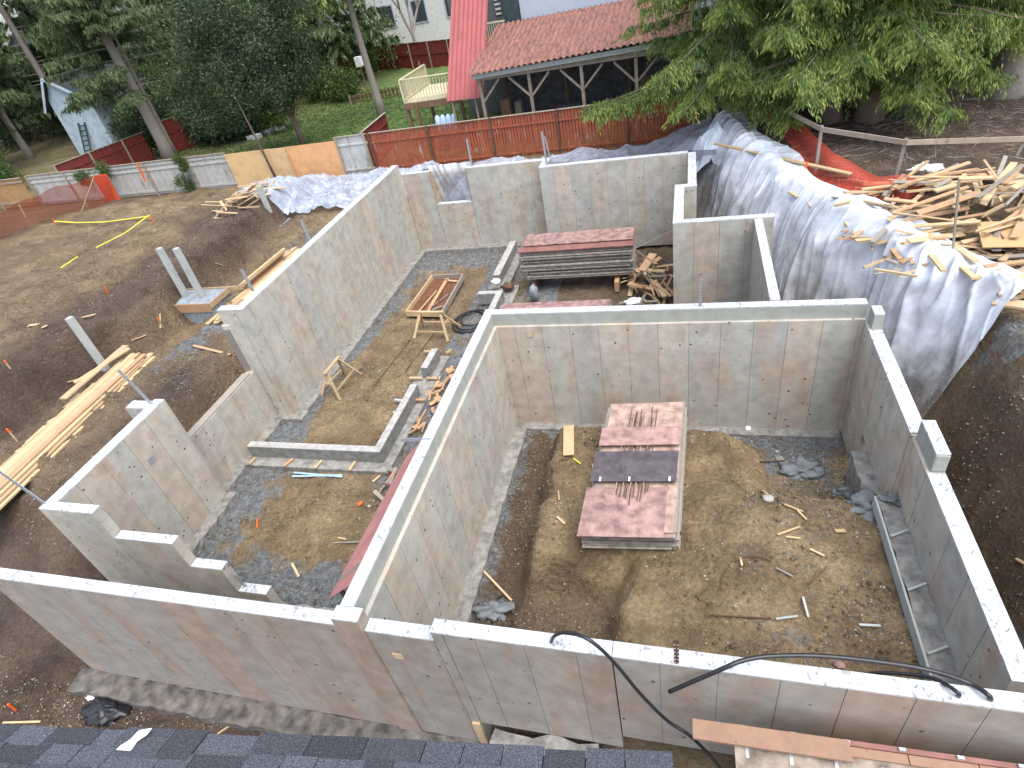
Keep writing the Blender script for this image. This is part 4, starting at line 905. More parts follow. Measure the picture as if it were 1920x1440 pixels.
scrap(16, -2.1, 4.9, .7, .7, lambda x, y: -3.3, 'broken lath in the litter below the red panel', 'litter below the red panel', L=(.15, .6), mats=('woodg', 'woodg', 'formred'), hgt=.05)
for k in range(2):
    a = PZ(548+k*3, 893-k*7, -3.27); b = PZ(642, 893+k*3-2, -3.26); tag(MB().board(a, b, .05, .015).build('blue_strip', MAT['blue'], None, loc=a), ['nearer pale blue strip beside the low wall footing', 'farther pale blue strip beside the low wall footing'][k], 'strip')
# wire arc
m_ = MB(); pts = [PG(u, v)+np.array([0, 0, .04]) for u, v in ((1352, 1110), (1355, 1080), (1372, 1057), (1400, 1046), (1430, 1048), (1447, 1056))]
tag(m_.tube(pts, .008, 5).build('rusty_wire', MAT['rust'], None, loc=pts[0]), 'rusty wire bent in an arc on the garage dirt', 'wire')
# ------------------------------------------------------------------ stakes, tapes, odds
def ostake(lab, px, h=.3, mat='wood', up=True):
    p = PG(*px); r = thing('survey_stake', lab, 'stake', p)
    MB().board(p, p+np.array([.02, 0, h*.7]), .04, .03, up=(0, 1, 0)).build('shaft', MAT[mat], r); MB().board(p+np.array([.02, 0, h*.7]), p+np.array([.03, 0, h]), .045, .034, up=(0, 1, 0)).build('painted_tip', MAT['orange'], r)
ostake('orange tipped survey stake by the pad of the twin posts', (306, 615), .4)
ostake('orange topped stake near the far left dirt edge', (20, 692), .3)
ostake('orange marked peg in the upper dirt', (203, 550), .25, 'orange')
ostake('orange stake at the left edge of the lumber pile', (33, 828), .45)
ostake('orange peg at the lower left corner', (30, 1332), .25, 'orange')
ostake('orange stake at the near end of the yellow tape', (106, 422), .35, 'orange')
ostake('orange stake at the far end of the yellow tape', (288, 418), .35, 'orange')
ostake('orange ribboned stake beside the long board on the bank', (1507, 332), .4, 'orange')
def tape(lab, pts):
    P = [PG(*p)+np.array([0, 0, .25 if i == 0 else .2]) for i, p in enumerate(pts)]
    m = MB()
    for a, b in zip(P[:-1], P[1:]): m.board(a, b, .07, .012)
    tag(m.build('marking_tape', MAT['yellow'], None, loc=P[0]), lab, 'tape')
tape('yellow tape strung between the two orange stakes', [(108, 424), (150, 425), (200, 424), (286, 413)])
tape('yellow tape running diagonally down the dirt', [(286, 413), (240, 445), (186, 473)])
tape('short stretch of yellow tape on the dirt', [(153, 492), (120, 511)])
# black plastic bag by the roof
def blob(lab, c, r, mat, name, cat, n=14, amp=.35, seed=1):
    th = np.linspace(0, 2*np.pi, 2*n, endpoint=False); ph = np.linspace(.02, np.pi-.02, n); T, P = np.meshgrid(th, ph)
    rad = 1+amp*(fbm(np.cos(T)*np.sin(P)*2+seed, np.sin(T)*np.sin(P)*2+np.cos(P)*1.7, 1.5, 200+seed, 4)-.5)*2
    V = np.stack([c[0]+r[0]*rad*np.sin(P)*np.cos(T), c[1]+r[1]*rad*np.sin(P)*np.sin(T), c[2]+r[2]*rad*np.cos(P)], -1).reshape(-1, 3)
    idx = np.arange(2*n*n).reshape(n, 2*n); nxt = np.roll(idx, -1, 1); F = np.stack([idx[:-1], idx[1:], nxt[1:], nxt[:-1]], -1).reshape(-1, 4)
    o = npmesh(name, V, F, MAT[mat], False, origin=c); return tag(o, lab, cat)
q = PG(205, 1333); blob('crumpled black plastic bag beside the footing at the lower left', (q[0], q[1], q[2]+.06), (.42, .26, .14), 'black', 'plastic_bag', 'bag', 20, .7, 3)
q = PG(172, 1310); blob('small white scrap beside the black bag', (q[0], q[1], q[2]+.03), (.1, .05, .04), 'white', 'paper_scrap', 'scrap', 8, .6, 4)
q = PZ(1735, 328, -.2); blob('white cloth scrap beyond the orange net', tuple(q+np.array([0, 0, .1])), (.4, .18, .16), 'white', 'cloth_scrap', 'scrap', 14, 1.0, 9)
q = PZ(1000, 548, -3.0); blob('grey concrete lump beside the small form stack', tuple(q), (.16, .16, .28), 'slab', 'concrete_lump', 'lump', 8, .4, 5)
q = PZ(931, 536, -3.0); blob('white bag on the corner of the low wall', tuple(q+np.array([0, 0.1, .1])), (.16, .12, .12), 'white', 'paper_bag', 'bag', 10, .6, 6)
q = PZ(1235, 558, -3.2); blob('pale crumpled wrapper behind the garage back wall', tuple(PZ(1190, 566, -3.1)), (.3, .15, .1), 'white', 'wrapper', 'scrap', 10, .8, 7)
q = PZ(952, 537, -3.0); blob('rust coloured rag behind the low wall', tuple(q), (.2, .2, .12), 'rust', 'rag', 'rag', 10, .6, 8)
q = PG(1575, 1248); blob('pink scrap on the dirt behind the front wall pipes', (q[0], q[1], q[2]+.02), (.07, .05, .02), 'formpink', 'paper_scrap', 'scrap', 8, .8, 10)
q = PG(1402, 806); blob('small white block on the far mound edge', (q[0], q[1], q[2]+.04), (.07, .06, .06), 'white', 'paper_scrap', 'scrap', 6, .4, 11)
for px, s, l_ in (((1440, 936), .10, 'rounded pale stone on the garage dirt right of the stack'), ((1462, 861), .09, 'pale stone near the garage back right corner'), ((1457, 848), .05, 'small pebble behind the pale stone'), ((935, 853), .06, 'pale stone in the left trench of the garage'), ((693, 950), .05, 'white stone in the left room'), ((712, 697), .05, 'white stone between the sawhorses')):
    q = PG(*px); blob(l_, (q[0], q[1], q[2]+.02), (s, s*.8, s*.5), 'stone', 'stone', 'stone', 8, .25, int(px[0]))
for px, s, l_ in (((1600, 920), .3, 'broken slab of slurry beside the right footing'), ((1625, 948), .32, 'pile of crumbled grey slurry below the footing step'), ((925, 1145), .3, 'grey slurry chunk in the left garage trench'), ((1500, 880), .35, 'grey slurry patch near the garage corner'), ((1680, 938), .16, 'crumbled slurry on the raised footing')):
    q = PG(*px) if px[0] != 1680 else PZ(1680, 938, -1.5); blob(l_, (q[0], q[1], q[2]), (s, s*.7, .07), 'mud', 'slurry_lump', 'lump', 16, 1.1, int(px[1]))
# gravel and clods as stuff
def pebbles(name, lab, n, sampler, smin, smax, mat):
    X, Y = sampler(n); Z = terrain(X, Y); s = rng.uniform(smin, smax, len(X))*rng.uniform(.5, 1, len(X))
    base = np.array([(1, 0, 0), (-1, 0, 0), (0, 1, 0), (0, -1, 0), (0, 0, 1), (0, 0, -1)], float)
    ff = np.array([(0, 2, 4), (2, 1, 4), (1, 3, 4), (3, 0, 4), (2, 0, 5), (1, 2, 5), (3, 1, 5), (0, 3, 5)])
    ang = rng.uniform(0, 6.28, len(X)); c, sn = np.cos(ang), np.sin(ang)
    jit = rng.uniform(.6, 1.25, (len(X), 6, 1)); P = base[None]*jit*np.array([1, .8, .6]); P = P+rng.uniform(-.2, .2, P.shape)
    V = np.empty_like(P); V[..., 0] = P[..., 0]*c[:, None]-P[..., 1]*sn[:, None]; V[..., 1] = P[..., 0]*sn[:, None]+P[..., 1]*c[:, None]; V[..., 2] = P[..., 2]
    V = V*s[:, None, None]+np.stack([X, Y, Z+s*.2], -1)[:, None, :]
    F = (ff[None]+6*np.arange(len(X))[:, None, None]).reshape(-1, 3)
    o = npmesh(name, V.reshape(-1, 3), F, MAT[mat], False); return tag(o, lab, kind='stuff')
def clus(regs):
    def f(n):
        xs = []; ys = []
        tot = sum(r[4] for r in regs)
        for x0, x1, y0, y1, wt in regs:
            m = int(n*wt/tot*2); x = rng.uniform(x0, x1, m); y = rng.uniform(y0, y1, m); kp = fbm(x, y, 1.1, 71, 3)+rng.uniform(-.15, .15, m) > .5
            xs.append(x[kp]); ys.append(y[kp])
        return np.concatenate(xs), np.concatenate(ys)
    return f
regs = [(.1, 7.2, .3, 7.1, 3), (-6.8, -.3, 1.7, 17.8, 5), (-22, -7.5, 2, 21, 16), (0, 4, 7.6, 16.8, 1), (7.6, 11.5, 1, 10, 3), (-10, 1, -1, 0, 1)]
pebbles('gravel', 'pale gravel scattered over the excavated dirt', 21000, clus(regs), .008, .03, 'stone')
pebbles('dirt_clods', 'brown clods of earth scattered over the excavation', 22000, clus(regs), .012, .055, 'dirt')
pebbles('slurry_crumbs', 'grey crumbs of cement slurry along the footings', 9000, clus([(-6.5, -5.6, 2, 17, 3), (-3.4, -.4, 2, 14, 4), (.3, .7, .4, 7, 1), (5.6, 7, 4.6, 7, 2), (5, 6.8, .6, 4, 1), (-6.5, -1, 15.5, 17.4, 2), (7.7, 9, 1, 4, 1), (1, 2.8, -.6, 0, .4), (-11, -8.5, 6, 12, 3)]), .01, .034, 'mud')
# ------------------------------------------------------------------ near shingle roof
za = 3.0; ra = Vector(PZ(-180, 1354, za)); rb_ = Vector(PZ(1262, 1420, za)); rd = (rb_-ra).normalized(); rn = Vector((rd.y, -rd.x, 0))
if rn.y > 0: rn = -rn
rup = (rn+Vector((0, 0, .42))).normalized(); rz = rd.cross(rup)*-1
if rz.z < 0: rz = -rz
roof = thing('shingle_roof', 'dark grey asphalt shingle roof edge at the bottom of the view', 'roof', ra)
Lr = (rb_-ra).length
m = MB(); a = ra-rz*.03; m.quadbox([a-rz*.12, a+rd*Lr-rz*.12, a+rd*Lr+rup*1.6-rz*.12, a+rup*1.6-rz*.12, a, a+rd*Lr, a+rd*Lr+rup*1.6, a+rup*1.6]); m.build('roof_deck', MAT['darkroof'], roof)
for row in range(8):
    s = -random.uniform(0, .3)
    while s < Lr:
        wd = random.choice((.16, .22, .28, .34, .2)); e = min(s+wd, Lr)
        s0 = max(s, 0)
        if e-s0 > .03:
            lift = random.choice((0, .004, .009)); lo = row*.145-.015*(lift > 0); p = ra+rup*lo; t = .007+lift
            z0 = rz*(.002+row*.0035); z1 = rz*(.010+t+row*.0035)
            q0, q1 = p+rd*(s0+.003), p+rd*(e-.003); hh = rup*.20
            MB().quadbox([q0+z0, q1+z0, q1+hh+z0, q0+hh+z0, q0+z1, q1+z1, q1+hh+z1*.8, q0+hh+z1*.8]).build('shingle', MAT['shingle'], roof)
        s += wd
c = Vector(PZ(243, 1400, za+.06)); m = MB()
pp = [PZ(u, v, za+.07) for u, v in ((215, 1422), (217, 1408), (228, 1398), (244, 1388), (262, 1370), (285, 1366), (276, 1378), (258, 1390), (248, 1404), (240, 1418))]
tag(m.prism(pp, (0, 0, .006)).build('paper_scrap', MAT['white'], None, loc=tuple(pp[0])), 'torn white scrap lying on the dark shingle roof', 'scrap')
# ------------------------------------------------------------------ fences
def fence(lab, A, B, zb, zt, mat, pw=.14, gap=.012, rails=((.25, .09), (1.45, .09)), post_every=2.4, railmat='frail', postmat='frail', cap=True, name='board_fence', rail_side=-1, pick_t=.018, skip=None):
    A = Vector((A[0], A[1], 0)); B = Vector((B[0], B[1], 0)); d = (B-A); L = d.length; d.normalize(); n = Vector((d.y, -d.x, 0))*(1 if rail_side < 0 else -1)
    r = thing(name, lab, 'fence', (A.x, A.y, zb))
    s = 0; cnt = 0
    while s+pw < L:
        p = A+d*s; q = A+d*(s+pw-gap); dz = random.uniform(-.015, .015); o = n*random.uniform(-.004, .004)
        if cnt < 290:
            MB().quadbox([p+o+Vector((0, 0, zb)), q+o+Vector((0, 0, zb)), q+o-n*pick_t+Vector((0, 0, zb)), p+o-n*pick_t+Vector((0, 0, zb)), p+o+Vector((0, 0, zt+dz)), q+o+Vector((0, 0, zt+dz)), q+o-n*pick_t+Vector((0, 0, zt+dz)), p+o-n*pick_t+Vector((0, 0, zt+dz))]).build('picket', MAT[mat], r)
        s += pw; cnt += 1
    for hz_, hh in rails:
        MB().board(A+n*.03+Vector((0, 0, zb+hz_)), B+n*.03+Vector((0, 0, zb+hz_)), .04, hh).build('rail', MAT[railmat], r)
    k = 0
    while k <= L+.01:
        p = A+d*k+n*.06; MB().box(p.x-.045, p.x+.045, p.y-.045, p.y+.045, zb-.3, zt+.05).build('post', MAT[postmat], r); k += post_every
    if cap: MB().board(A+Vector((0, 0, zt+.03))+n*.01, B+Vector((0, 0, zt+.03))+n*.01, .11, .03).build('cap_rail', MAT['frail'], r)
    return r
fence('red board fence with worn paint behind the back wall', (-10.6, 23.9), (4.6, 23.95), -1.75, .06, 'fred', railmat='fred', postmat='rust', gap=.03, post_every=3.05, rails=((.2, .09), (1.42, .1)))
fence('narrow grey board gate panel between plywood sheets and the red fence', (-12.4, 23.9), (-10.75, 23.9), -1.75, .06, 'fwhite', railmat='fwhite', post_every=1.55)
fence('weathered white board fence at the back left with ivy on it', (-33.5, 24.3), (-19.0, 23.95), -1.75, -.02, 'fwhite', railmat='fwhite', post_every=3.0, gap=.02, rails=((.18, .1), (1.35, .1), (1.6, .1)))
fence('tan cedar board fence at the far left edge', (-46, 24.6), (-34.2, 24.4), -1.75, -.1, 'ftan', post_every=3.0)
q0 = PZ(100, 312, .0); q1 = PZ(268, 248, .0)
fence('dark red fence running back from the white fence toward the shed', (q0[0], q0[1]), (q1[0], q1[1]), -1.9, 0, 'fred2', railmat='fred2', cap=True)
q0 = PZ(300, 228, .3); q1 = PZ(352, 210, .3)
fence('short brown red fence piece between the trees beyond the shed', (q0[0], q0[1]), (q1[0], q1[1]), -2.0, .3, 'fred2', railmat='fred2')
q0 = PZ(676, 250, .0); q1 = PZ(722, 212, .0)
fence('short red fence spur leaving the red fence across the lawn', (q0[0], q0[1]), (q1[0], q1[1]), -1.9, .0, 'fred2', railmat='fred2', post_every=9)
fence('long dark red fence at the far side of the neighbour lawn', tuple(PZ(560, 105, 0)[:2]), tuple(PZ(850, 78, 0)[:2]), -2.2, .2, 'fred2', railmat='fred2', pw=.3, rail_side=-1)
# plywood patches
for u0_, u1_, mt, l_ in ((438, 512, 'ply', 'left tan plywood sheet patched into the back fence'), (500, 520, 'ply', 'narrow tan plywood strip between the two fence sheets'), (512, 620, 'plyo', 'orange plywood sheet patched into the back fence')):
    xa = PY(u0_, 300, 23.85)[0]; xb_ = PY(u1_, 280, 23.85)[0]; yo = 23.86-.02*(mt == 'plyo')
    if u0_ == 438: xa, xb_ = -19.0, -16.2
    elif u0_ == 500: xa, xb_, yo = -16.3, -15.3, 23.80
    else: xa, xb_ = -15.3, -12.4
    tag(MB().box(xa, xb_, yo, yo+.02, -1.75, -.05).build('plywood_sheet', MAT[mt], None, loc=((xa+xb_)/2, yo, -1.75)), l_, 'plywood')
wood_piece('brown post between the tan and orange plywood sheets', (-15.2, 23.74, -1.75), (-15.25, 23.74, -.35), .09, .06, 'woodo', 'brace_post', 'post')
# pinkish survey lath on white fence and red end panel
pr = PY(262, 318, 23.7); wood_piece('bright pink lath fixed on the weathered white fence', PY(273, 340, 23.75), PY(257, 306, 23.75), .1, .03, 'orange', 'lath', 'lath')
sheet('bright orange red board at the end of the left orange net', tuple(PY(200, 352, 22.5)), (1, .1, 0), (0, 0, 1), .9, 1.4, .03, 'orangeb', cat='board', name='painted_board')
# ------------------------------------------------------------------ orange nets
def net(lab, fn, nu, nv, Lu, Lv):
    U, V = np.meshgrid(np.linspace(0, 1, nu), np.linspace(0, 1, nv)); X, Y, Z = fn(U, V)
    idx = np.arange(nu*nv).reshape(nv, nu); F = np.stack([idx[:-1, :-1], idx[:-1, 1:], idx[1:, 1:], idx[1:, :-1]], -1).reshape(-1, 4)
    o = npmesh('safety_net', np.stack([X, Y, Z], -1).reshape(-1, 3), F, MAT['net'], True, origin=(float(X.mean()), float(Y.mean()), float(Z.mean())))
    uvl = o.data.uv_layers.new(name='UVMap'); uv = np.stack([U.ravel()*Lu, V.ravel()*Lv], -1)[F.ravel()]; uvl.data.foreach_set('uv', uv.astype(np.float32).ravel())
    return tag(o, lab, 'net')
bp = np.array([PZ(-60, 490, -1.3), PZ(0, 466, -1.3), PZ(100, 422, -1.3), PZ(215, 375, -1.3)]); tp = np.array([PY(-60, 420, bp[0][1]), PY(0, 393, bp[1][1]), PY(100, 350, bp[2][1]), PY(195, 326, bp[3][1])])
def curve(P, U):
    t = np.linspace(0, 1, len(P)); return [np.interp(U, t, P[:, i]) for i in range(3)]
def n1(U, V):
    a = curve(bp, U); b = curve(tp, U); w_ = .12*np.sin(V*3.1)+.05*np.sin(U*23+V*4)
    return a[0]+(b[0]-a[0])*V+w_, a[1]+(b[1]-a[1])*V, a[2]+(b[2]-a[2])*V-.1*np.sin(U*14)**2*V
net('orange safety net strung on sticks at the left edge of the site', n1, 90, 16, 8, 1.2)
for i, (a, b) in enumerate((((60, 430), (35, 382)), ((146, 416), (176, 332)), ((163, 388), (150, 350)))):
    pa = PZ(*a, -1.4); wood_piece(['wooden stick holding the left net near the frame edge', 'slanting pale stick propping the left orange net', 'short stick behind the left orange net'][i], pa, PY(*b, pa[1]+.3), .05, .04, 'wood', 'net_stick', 'stick')
bp2 = np.array([PZ(1452, 262, -.5), PZ(1475, 280, -.3), PZ(1530, 345, -.25), PZ(1600, 372, -.22), PZ(1690, 392, -.2), PZ(1790, 345, -.2)])
tp2 = np.array([PZ(1425, 195, .3), PZ(1500, 218, .45), PZ(1565, 288, .35), PZ(1650, 325, .25), PZ(1720, 336, .2), PZ(1800, 330, .1)])
def n2(U, V):
    a = curve(bp2, U); b = curve(tp2, U); return a[0]+(b[0]-a[0])*V, a[1]+(b[1]-a[1])*V, np.maximum(a[2]+(b[2]-a[2])*V+.06*np.sin(U*19)*V+.05*np.sin(V*9+U*5), terrain(a[0]+(b[0]-a[0])*V, a[1]+(b[1]-a[1])*V)+.03)
net('orange safety net sagging onto the ground on the right bank', n2, 120, 24, 9, 1.4)
# rail posts on right
rp_ = [((1408, 215), (1423, 178), -.6), ((1528, 332), (1541, 238), -.3), ((1673, 352), (1699, 262), -.3), ((1894, 312), (1925, 255), -.3)]
tops = []
rf = thing('rail_fence', 'makeshift rail fence of grey boards on stakes above the orange net', 'fence', PZ(1528, 332, -.3))
for a, b, z in rp_:
    pa = PZ(*a, z); pt = PY(*b, pa[1]); tops.append(pt); MB().board(pa-np.array([0, 0, .2]), pt+np.array([0, 0, .04]), .08, .04, up=(0, 1, 0)).build('post', MAT['woodg'], rf)
for a, b in zip(tops[:-1], tops[1:]): MB().board(a-np.array([0, .05, .05]), b-np.array([0, .05, .05]), .04, .12).build('rail', MAT['frail'], rf)
MB().board(tops[-1]-np.array([0, .05, .05]), tops[-1]+np.array([2.5, 1.5, 0]), .04, .12).build('rail', MAT['frail'], rf)
# ------------------------------------------------------------------ carport, roofs, deck, house
def corrug(name, P00, P10, P01, P11, nsh, waves, amp, mat, parent, th=.01):
    """corrugated metal as nsh separate sheets side by side; P00-P10 eave, P01-P11 ridge"""
    P00, P10, P01, P11 = map(np.array, (P00, P10, P01, P11)); nrm = np.cross(P10-P00, P01-P00); nrm = nrm/np.linalg.norm(nrm); nrm = nrm if nrm[2] > 0 else -nrm
    for s in range(nsh):
        a = np.linspace(s/nsh, (s+1)/nsh, waves*6+1); V = []; F = []
        for t in (0, 1):
            for u in a:
                p = (P00+(P10-P00)*u)*(1-t)+(P01+(P11-P01)*u)*t; o = amp*(np.clip(math.cos((u*nsh-s)*waves*2*math.pi)*1.6, -1, 1)); V.append(p+nrm*(o+.004*(s % 2)))
        k = len(a); F = [(i, i+1, k+i+1, k+i) for i in range(k-1)]
        npmesh(name, np.array(V), np.array(F), mat, False, parent=parent)
cp = thing('carport', 'open timber carport with rusty orange corrugated roof behind the red fence', 'carport', (-2, 26, -1.8))
E0, E1 = (-5.65, 25.4, 1.66), (4.2, 25.4, 2.0); T0, T1 = (-5.15, 30.3, 2.95), (4.2, 30.3, 3.1)
corrug('roof_sheet', E0, E1, T0, T1, 9, 4, .035, MAT['roofB'], cp)
for x in (-5.3, -2.93, -.52, 1.87, 4.0):
    MB().box(x-.07, x+.07, 25.93, 26.07, -1.9, 1.3).build('post', MAT['frail'], cp)
    for s in (-1, 1):
        if (x < -5 and s < 0) or (x > 3.9 and s > 0): continue
        MB().board((x+s*.05, 26, .35), (x+s*.95, 26, 1.25), .09, .07, up=(0, 1, 0)).build('knee_brace', MAT['frail'], cp)
MB().board((-5.45, 25.9, 1.4), (4.2, 25.9, 1.45), .06, .22).build('beam', MAT['frail'], cp)
MB().board((-5.5, 25.65, 1.52), (4.2, 25.65, 1.75), .04, .2).build('fascia', MAT['woodp'], cp)
for x in (-5.2, -2, 1.2, 4): MB().box(x-.07, x+.07, 29.9, 30.03, -1.9, 2.8).build('post', MAT['deckb'], cp)
MB().box(-5.3, 4.3, 30.6, 30.7, -1.9, 2.9).build('back_wall', MAT['dim'], cp)
# things stored under the carport
for i, (x, y, z, w_, h_, mt, l_) in enumerate(((-4.7, 27.5, -1.9, .5, 1.9, 'deckb', 'brown board panel stored under the carport'), (-4.2, 28, -1.9, .35, 1.6, 'frail', 'upright grey boards under the carport'), (-1.6, 28, -1.9, 1.2, 1.2, 'dim', 'dark bench under the carport'), (.6, 28.2, -1.9, 1.6, 1.1, 'dim', 'covered dark bulk under the carport'), (3.2, 28.2, -1.9, 2.6, 1.9, 'deckb', 'brown caravan-like bulk under the carport'))):
    tag(MB().box(x-w_/2, x+w_/2, y, y+.5, z, z+h_).build('stored_goods', MAT[mt], None, loc=(x, y, z), bevel=.04), l_, 'goods')
for i in range(4):
    x = -8.2+i*.30; o = MB().tube([(x, 27.0, -1.1), (x, 27.0, -.6), (x, 27.0, -.3), (x, 27.0, -.2)], [.16, .17, .13, .06], 12).build('water_jug', MAT['jug'], None, loc=(x, 27, -1.2), smooth=True)
    tag(o, ['leftmost', 'second from left', 'third from left', 'rightmost'][i]+' of four pale blue jugs under the deck', 'jug', 'blue jugs under the deck')
tag(MB().box(-8.5, -6.6, 26.7, 27.4, -1.9, -1.11).build('jug_table', MAT['dim'], None, loc=(-7.5, 27, -1.9)), 'dark low table carrying the blue jugs', 'table')
# red slab roof (steep sheet)
rs = thing('lean_to_roof', 'tall bright red corrugated roof panel left of the carport', 'roof', (-6.3, 27, 0))
lo0, lo1 = PY(838, 190, 26.6), PY(907, 183, 26.6); hi0, hi1 = PY(849, -40, 29.5), PY(917, -40, 29.5)
corrug('roof_sheet', lo0, lo1, hi0, hi1, 2, 4, .03, MAT['roofA'], rs)
for x in (lo0[0]+.2, lo1[0]-.15, lo1[0]-.5): MB().box(x-.05, x+.05, 26.75, 26.85, -1.9, .5).build('post', MAT['frail'], rs)
# deck
dkk = thing('deck', 'raised wooden deck with cream railings left of the red roof', 'deck', (-9, 28, -1.9))
dz = PY(762, 192, 27.6)[2]; x0 = PY(757, 192, 27.6)[0]; x1 = -6.9
MB().box(x0, x1, 27.6, 31.5, dz-.05, dz).build('deck_floor', MAT['cream'], dkk); MB().box(x0, x1, 27.55, 27.6, dz-.35, dz-.06).build('rim_board', MAT['deckb'], dkk); MB().box(x0-.05, x0, 27.6, 31.5, dz-.35, dz-.06).build('rim_board', MAT['deckb'], dkk)
for x, y in ((x0+.08, 27.7), (x0+.7, 27.5), (x1-.1, 27.7), (x0+.08, 31)): MB().box(x-.07, x+.07, y-.07, y+.07, -2, dz-.05).build('post', MAT['deckb'], dkk)
def railing(p, q2):
    p = Vector(p); q2 = Vector(q2); L = (q2-p).length; n = int(L/.16)
    MB().board(p+Vector((0, 0, 1.05)), q2+Vector((0, 0, 1.05)), .10, .05).build('handrail', MAT['cream'], dkk); MB().board(p+Vector((0, 0, .12)), q2+Vector((0, 0, .12)), .05, .05).build('bottom_rail', MAT['cream'], dkk)
    for i in range(n+1):
        c = p+(q2-p)*(i/n); wd = .05 if i in (0, n) else .018; MB().box(c.x-wd, c.x+wd, c.y-wd, c.y+wd, dz, dz+1.04).build('baluster', MAT['cream'], dkk)
railing((x0+.04, 27.64, dz), (x1, 27.64, dz)); railing((x0+.04, 27.7, dz), (x0+.04, 31.4, dz)); railing((x0+1.6, 31.4, dz), (x1, 31.4, dz))
# house
hs = thing('house', 'pale blue grey house wall with a dark door above the carport roof', 'house', (0, 31, -1.9))
MB().box(-4.1, 9, 31, 38, -1.9, 8.5).build('wall', MAT['siding'], hs); MB().box(-8.5, -4.12, 33, 38, -1.9, 8.5).build('wall', MAT['greyh'], hs)
MB().box(-5.0, -4.15, 30.9, 30.97, 2.2, 4.6).build('door', MAT['darkdoor'], hs)
MB().box(-6.6, -4.12, 30.9, 33, 2.1, 2.25).build('balcony_floor', MAT['deckb'], hs)
for i in range(14): x = -6.55+i*.12; MB().box(x, x+.03, 30.9, 30.93, 2.25, 2.95).build('baluster', MAT['cream'], hs)
MB().box(-6.6, -4.95, 30.87, 30.95, 2.96, 3.03).build('handrail', MAT['cream'], hs)
for i in range(6): MB().box(-5.9, -5.6, 32.9, 32.96, 3.1+i*.22, 3.2+i*.22).build('window_slat', MAT['trim'], hs)
MB().box(-8.8, 9.4, 30.9, 38.4, 8.5, 8.8).build('roof', MAT['darkroof'], hs)
# far white house with windows
fh = thing('house', 'distant white house with blue shutters behind the bare tree', 'house', (-25, 60, -2))
MB().box(-40, -8, 60, 68, -2, 8).build('wall', MAT['trim'], fh)
for i in range(9):
    x = -38.5+i*3.4; MB().box(x, x+1.3, 59.9, 59.98, 1.2, 2.9).build('window', MAT['glass'], fh); MB().box(x-.12, x+1.42, 59.93, 59.99, 1.05, 3.05).build('window_frame', MAT['siding'], fh)
# roof as gable
MB().prism([(-41, 59, 8), (-41, 69, 8), (-41, 64, 12)], (34, 0, 0)).build('roof', MAT['darkroof'], fh)
# shed
sc = PZ(157, 292, -2.0); sh = thing('shed', 'pale blue weathered gable shed with a dark roof and a ladder on it', 'shed', tuple(sc))
def build_shed():
    A_ = PZ(157, 292, -2.0); hR = A_; fl_ = PY(113, 212, A_[1]); 
    wdt = 5.0; x0, x1 = A_[0]-.3, A_[0]+3.6; y0, y1 = A_[1], A_[1]+6.5; ze = 1.7; zr_ = 3.7; xm = (x0+x1)/2-.9
    n = 16
    for i in range(n):
        xa = x0+(x1-x0)*i/n; xb_ = x0+(x1-x0)*(i+1)/n-.02
        def zt(x): return ze+(zr_-ze)*(1-abs(x-xm)/max(xm-x0, x1-xm)) if True else ze
        MB().quadbox([(xa, y0, -2), (xb_, y0, -2), (xb_, y0+.05, -2), (xa, y0+.05, -2), (xa, y0, max(ze, zt(xa))), (xb_, y0, max(ze, zt(xb_))), (xb_, y0+.05, max(ze, zt(xb_))), (xa, y0+.05, max(ze, zt(xa)))]).build('wall_board', MAT['shedp'], sh)
    for i in range(26):
        ya = y0+(y1-y0)*i/26; MB().box(x1-.05, x1, ya+.06, ya+(y1-y0)/26+.045, -2, ze).build('wall_board', MAT['shedp'], sh)
    MB().box(x0, x0+.05, y0+.06, y1, -2, ze).build('wall', MAT['shedp'], sh)
    for xe, sx in ((x0-.5, -1), (x1+.9, 1)):
        zz = ze-.25*(1 if sx < 0 else .9)
        MB().quadbox([(xe, y0-.4, zz), (xe, y1, zz), (xm, y1, zr_), (xm, y0-.4, zr_), (xe, y0-.4, zz+.1), (xe, y1, zz+.1), (xm, y1, zr_+.12), (xm, y0-.4, zr_+.12)]).build('roof_slope', MAT['darkroof'], sh)
        MB().board((xe, y0-.42, zz+.03), (xm, y0-.42, zr_+.05), .05, .2).build('barge_board', MAT['shedp'], sh)
    return x0, x1, y0
sx0, sx1, sy0 = build_shed()
la = thing('ladder', 'dark wooden ladder leaning against the pale blue shed', 'ladder', (sx0+1, sy0, -2))
l0 = PY(166, 288, sy0-.35); l1 = PY(152, 230, sy0-.08); dx = .32
for s in (-dx, dx): MB().board(l0+np.array([s, 0, 0]), l1+np.array([s, 0, 0]), .1, .06, up=(0, 1, 0)).build('stile', MAT['darkdoor'], la)
for i in range(6): p = lerp(l0, l1, .1+i*.16); MB().board(p-np.array([dx, 0, 0]), p+np.array([dx, 0, 0]), .05, .09).build('rung', MAT['darkdoor'], la)
# grey house in the trees at left
gh = thing('house', 'dark grey gabled house half hidden in the trees behind the shed', 'house', (-62, 55, -2))
MB().prism([(-75, 60, -2), (-56, 60, -2), (-56, 60, 4), (-65.5, 60, 10), (-75, 60, 4)], (0, 10, 0)).build('wall', MAT['greyh'], gh)
MB().board((-76, 59.8, 3.6), (-65.5, 59.8, 10.3), .2, .5).build('barge_board', MAT['trim'], gh); MB().board((-55, 59.8, 3.6), (-65.5, 59.8, 10.3), .2, .5).build('barge_board', MAT['trim'], gh)
for x in (-71, -66, -61): MB().box(x-.8, x+.8, 59.88, 59.96, .5, 2.6).build('window_frame', MAT['trim'], gh); MB().box(x-.65, x+.65, 59.84, 59.9, .65, 2.45).build('window', MAT['glass'], gh)
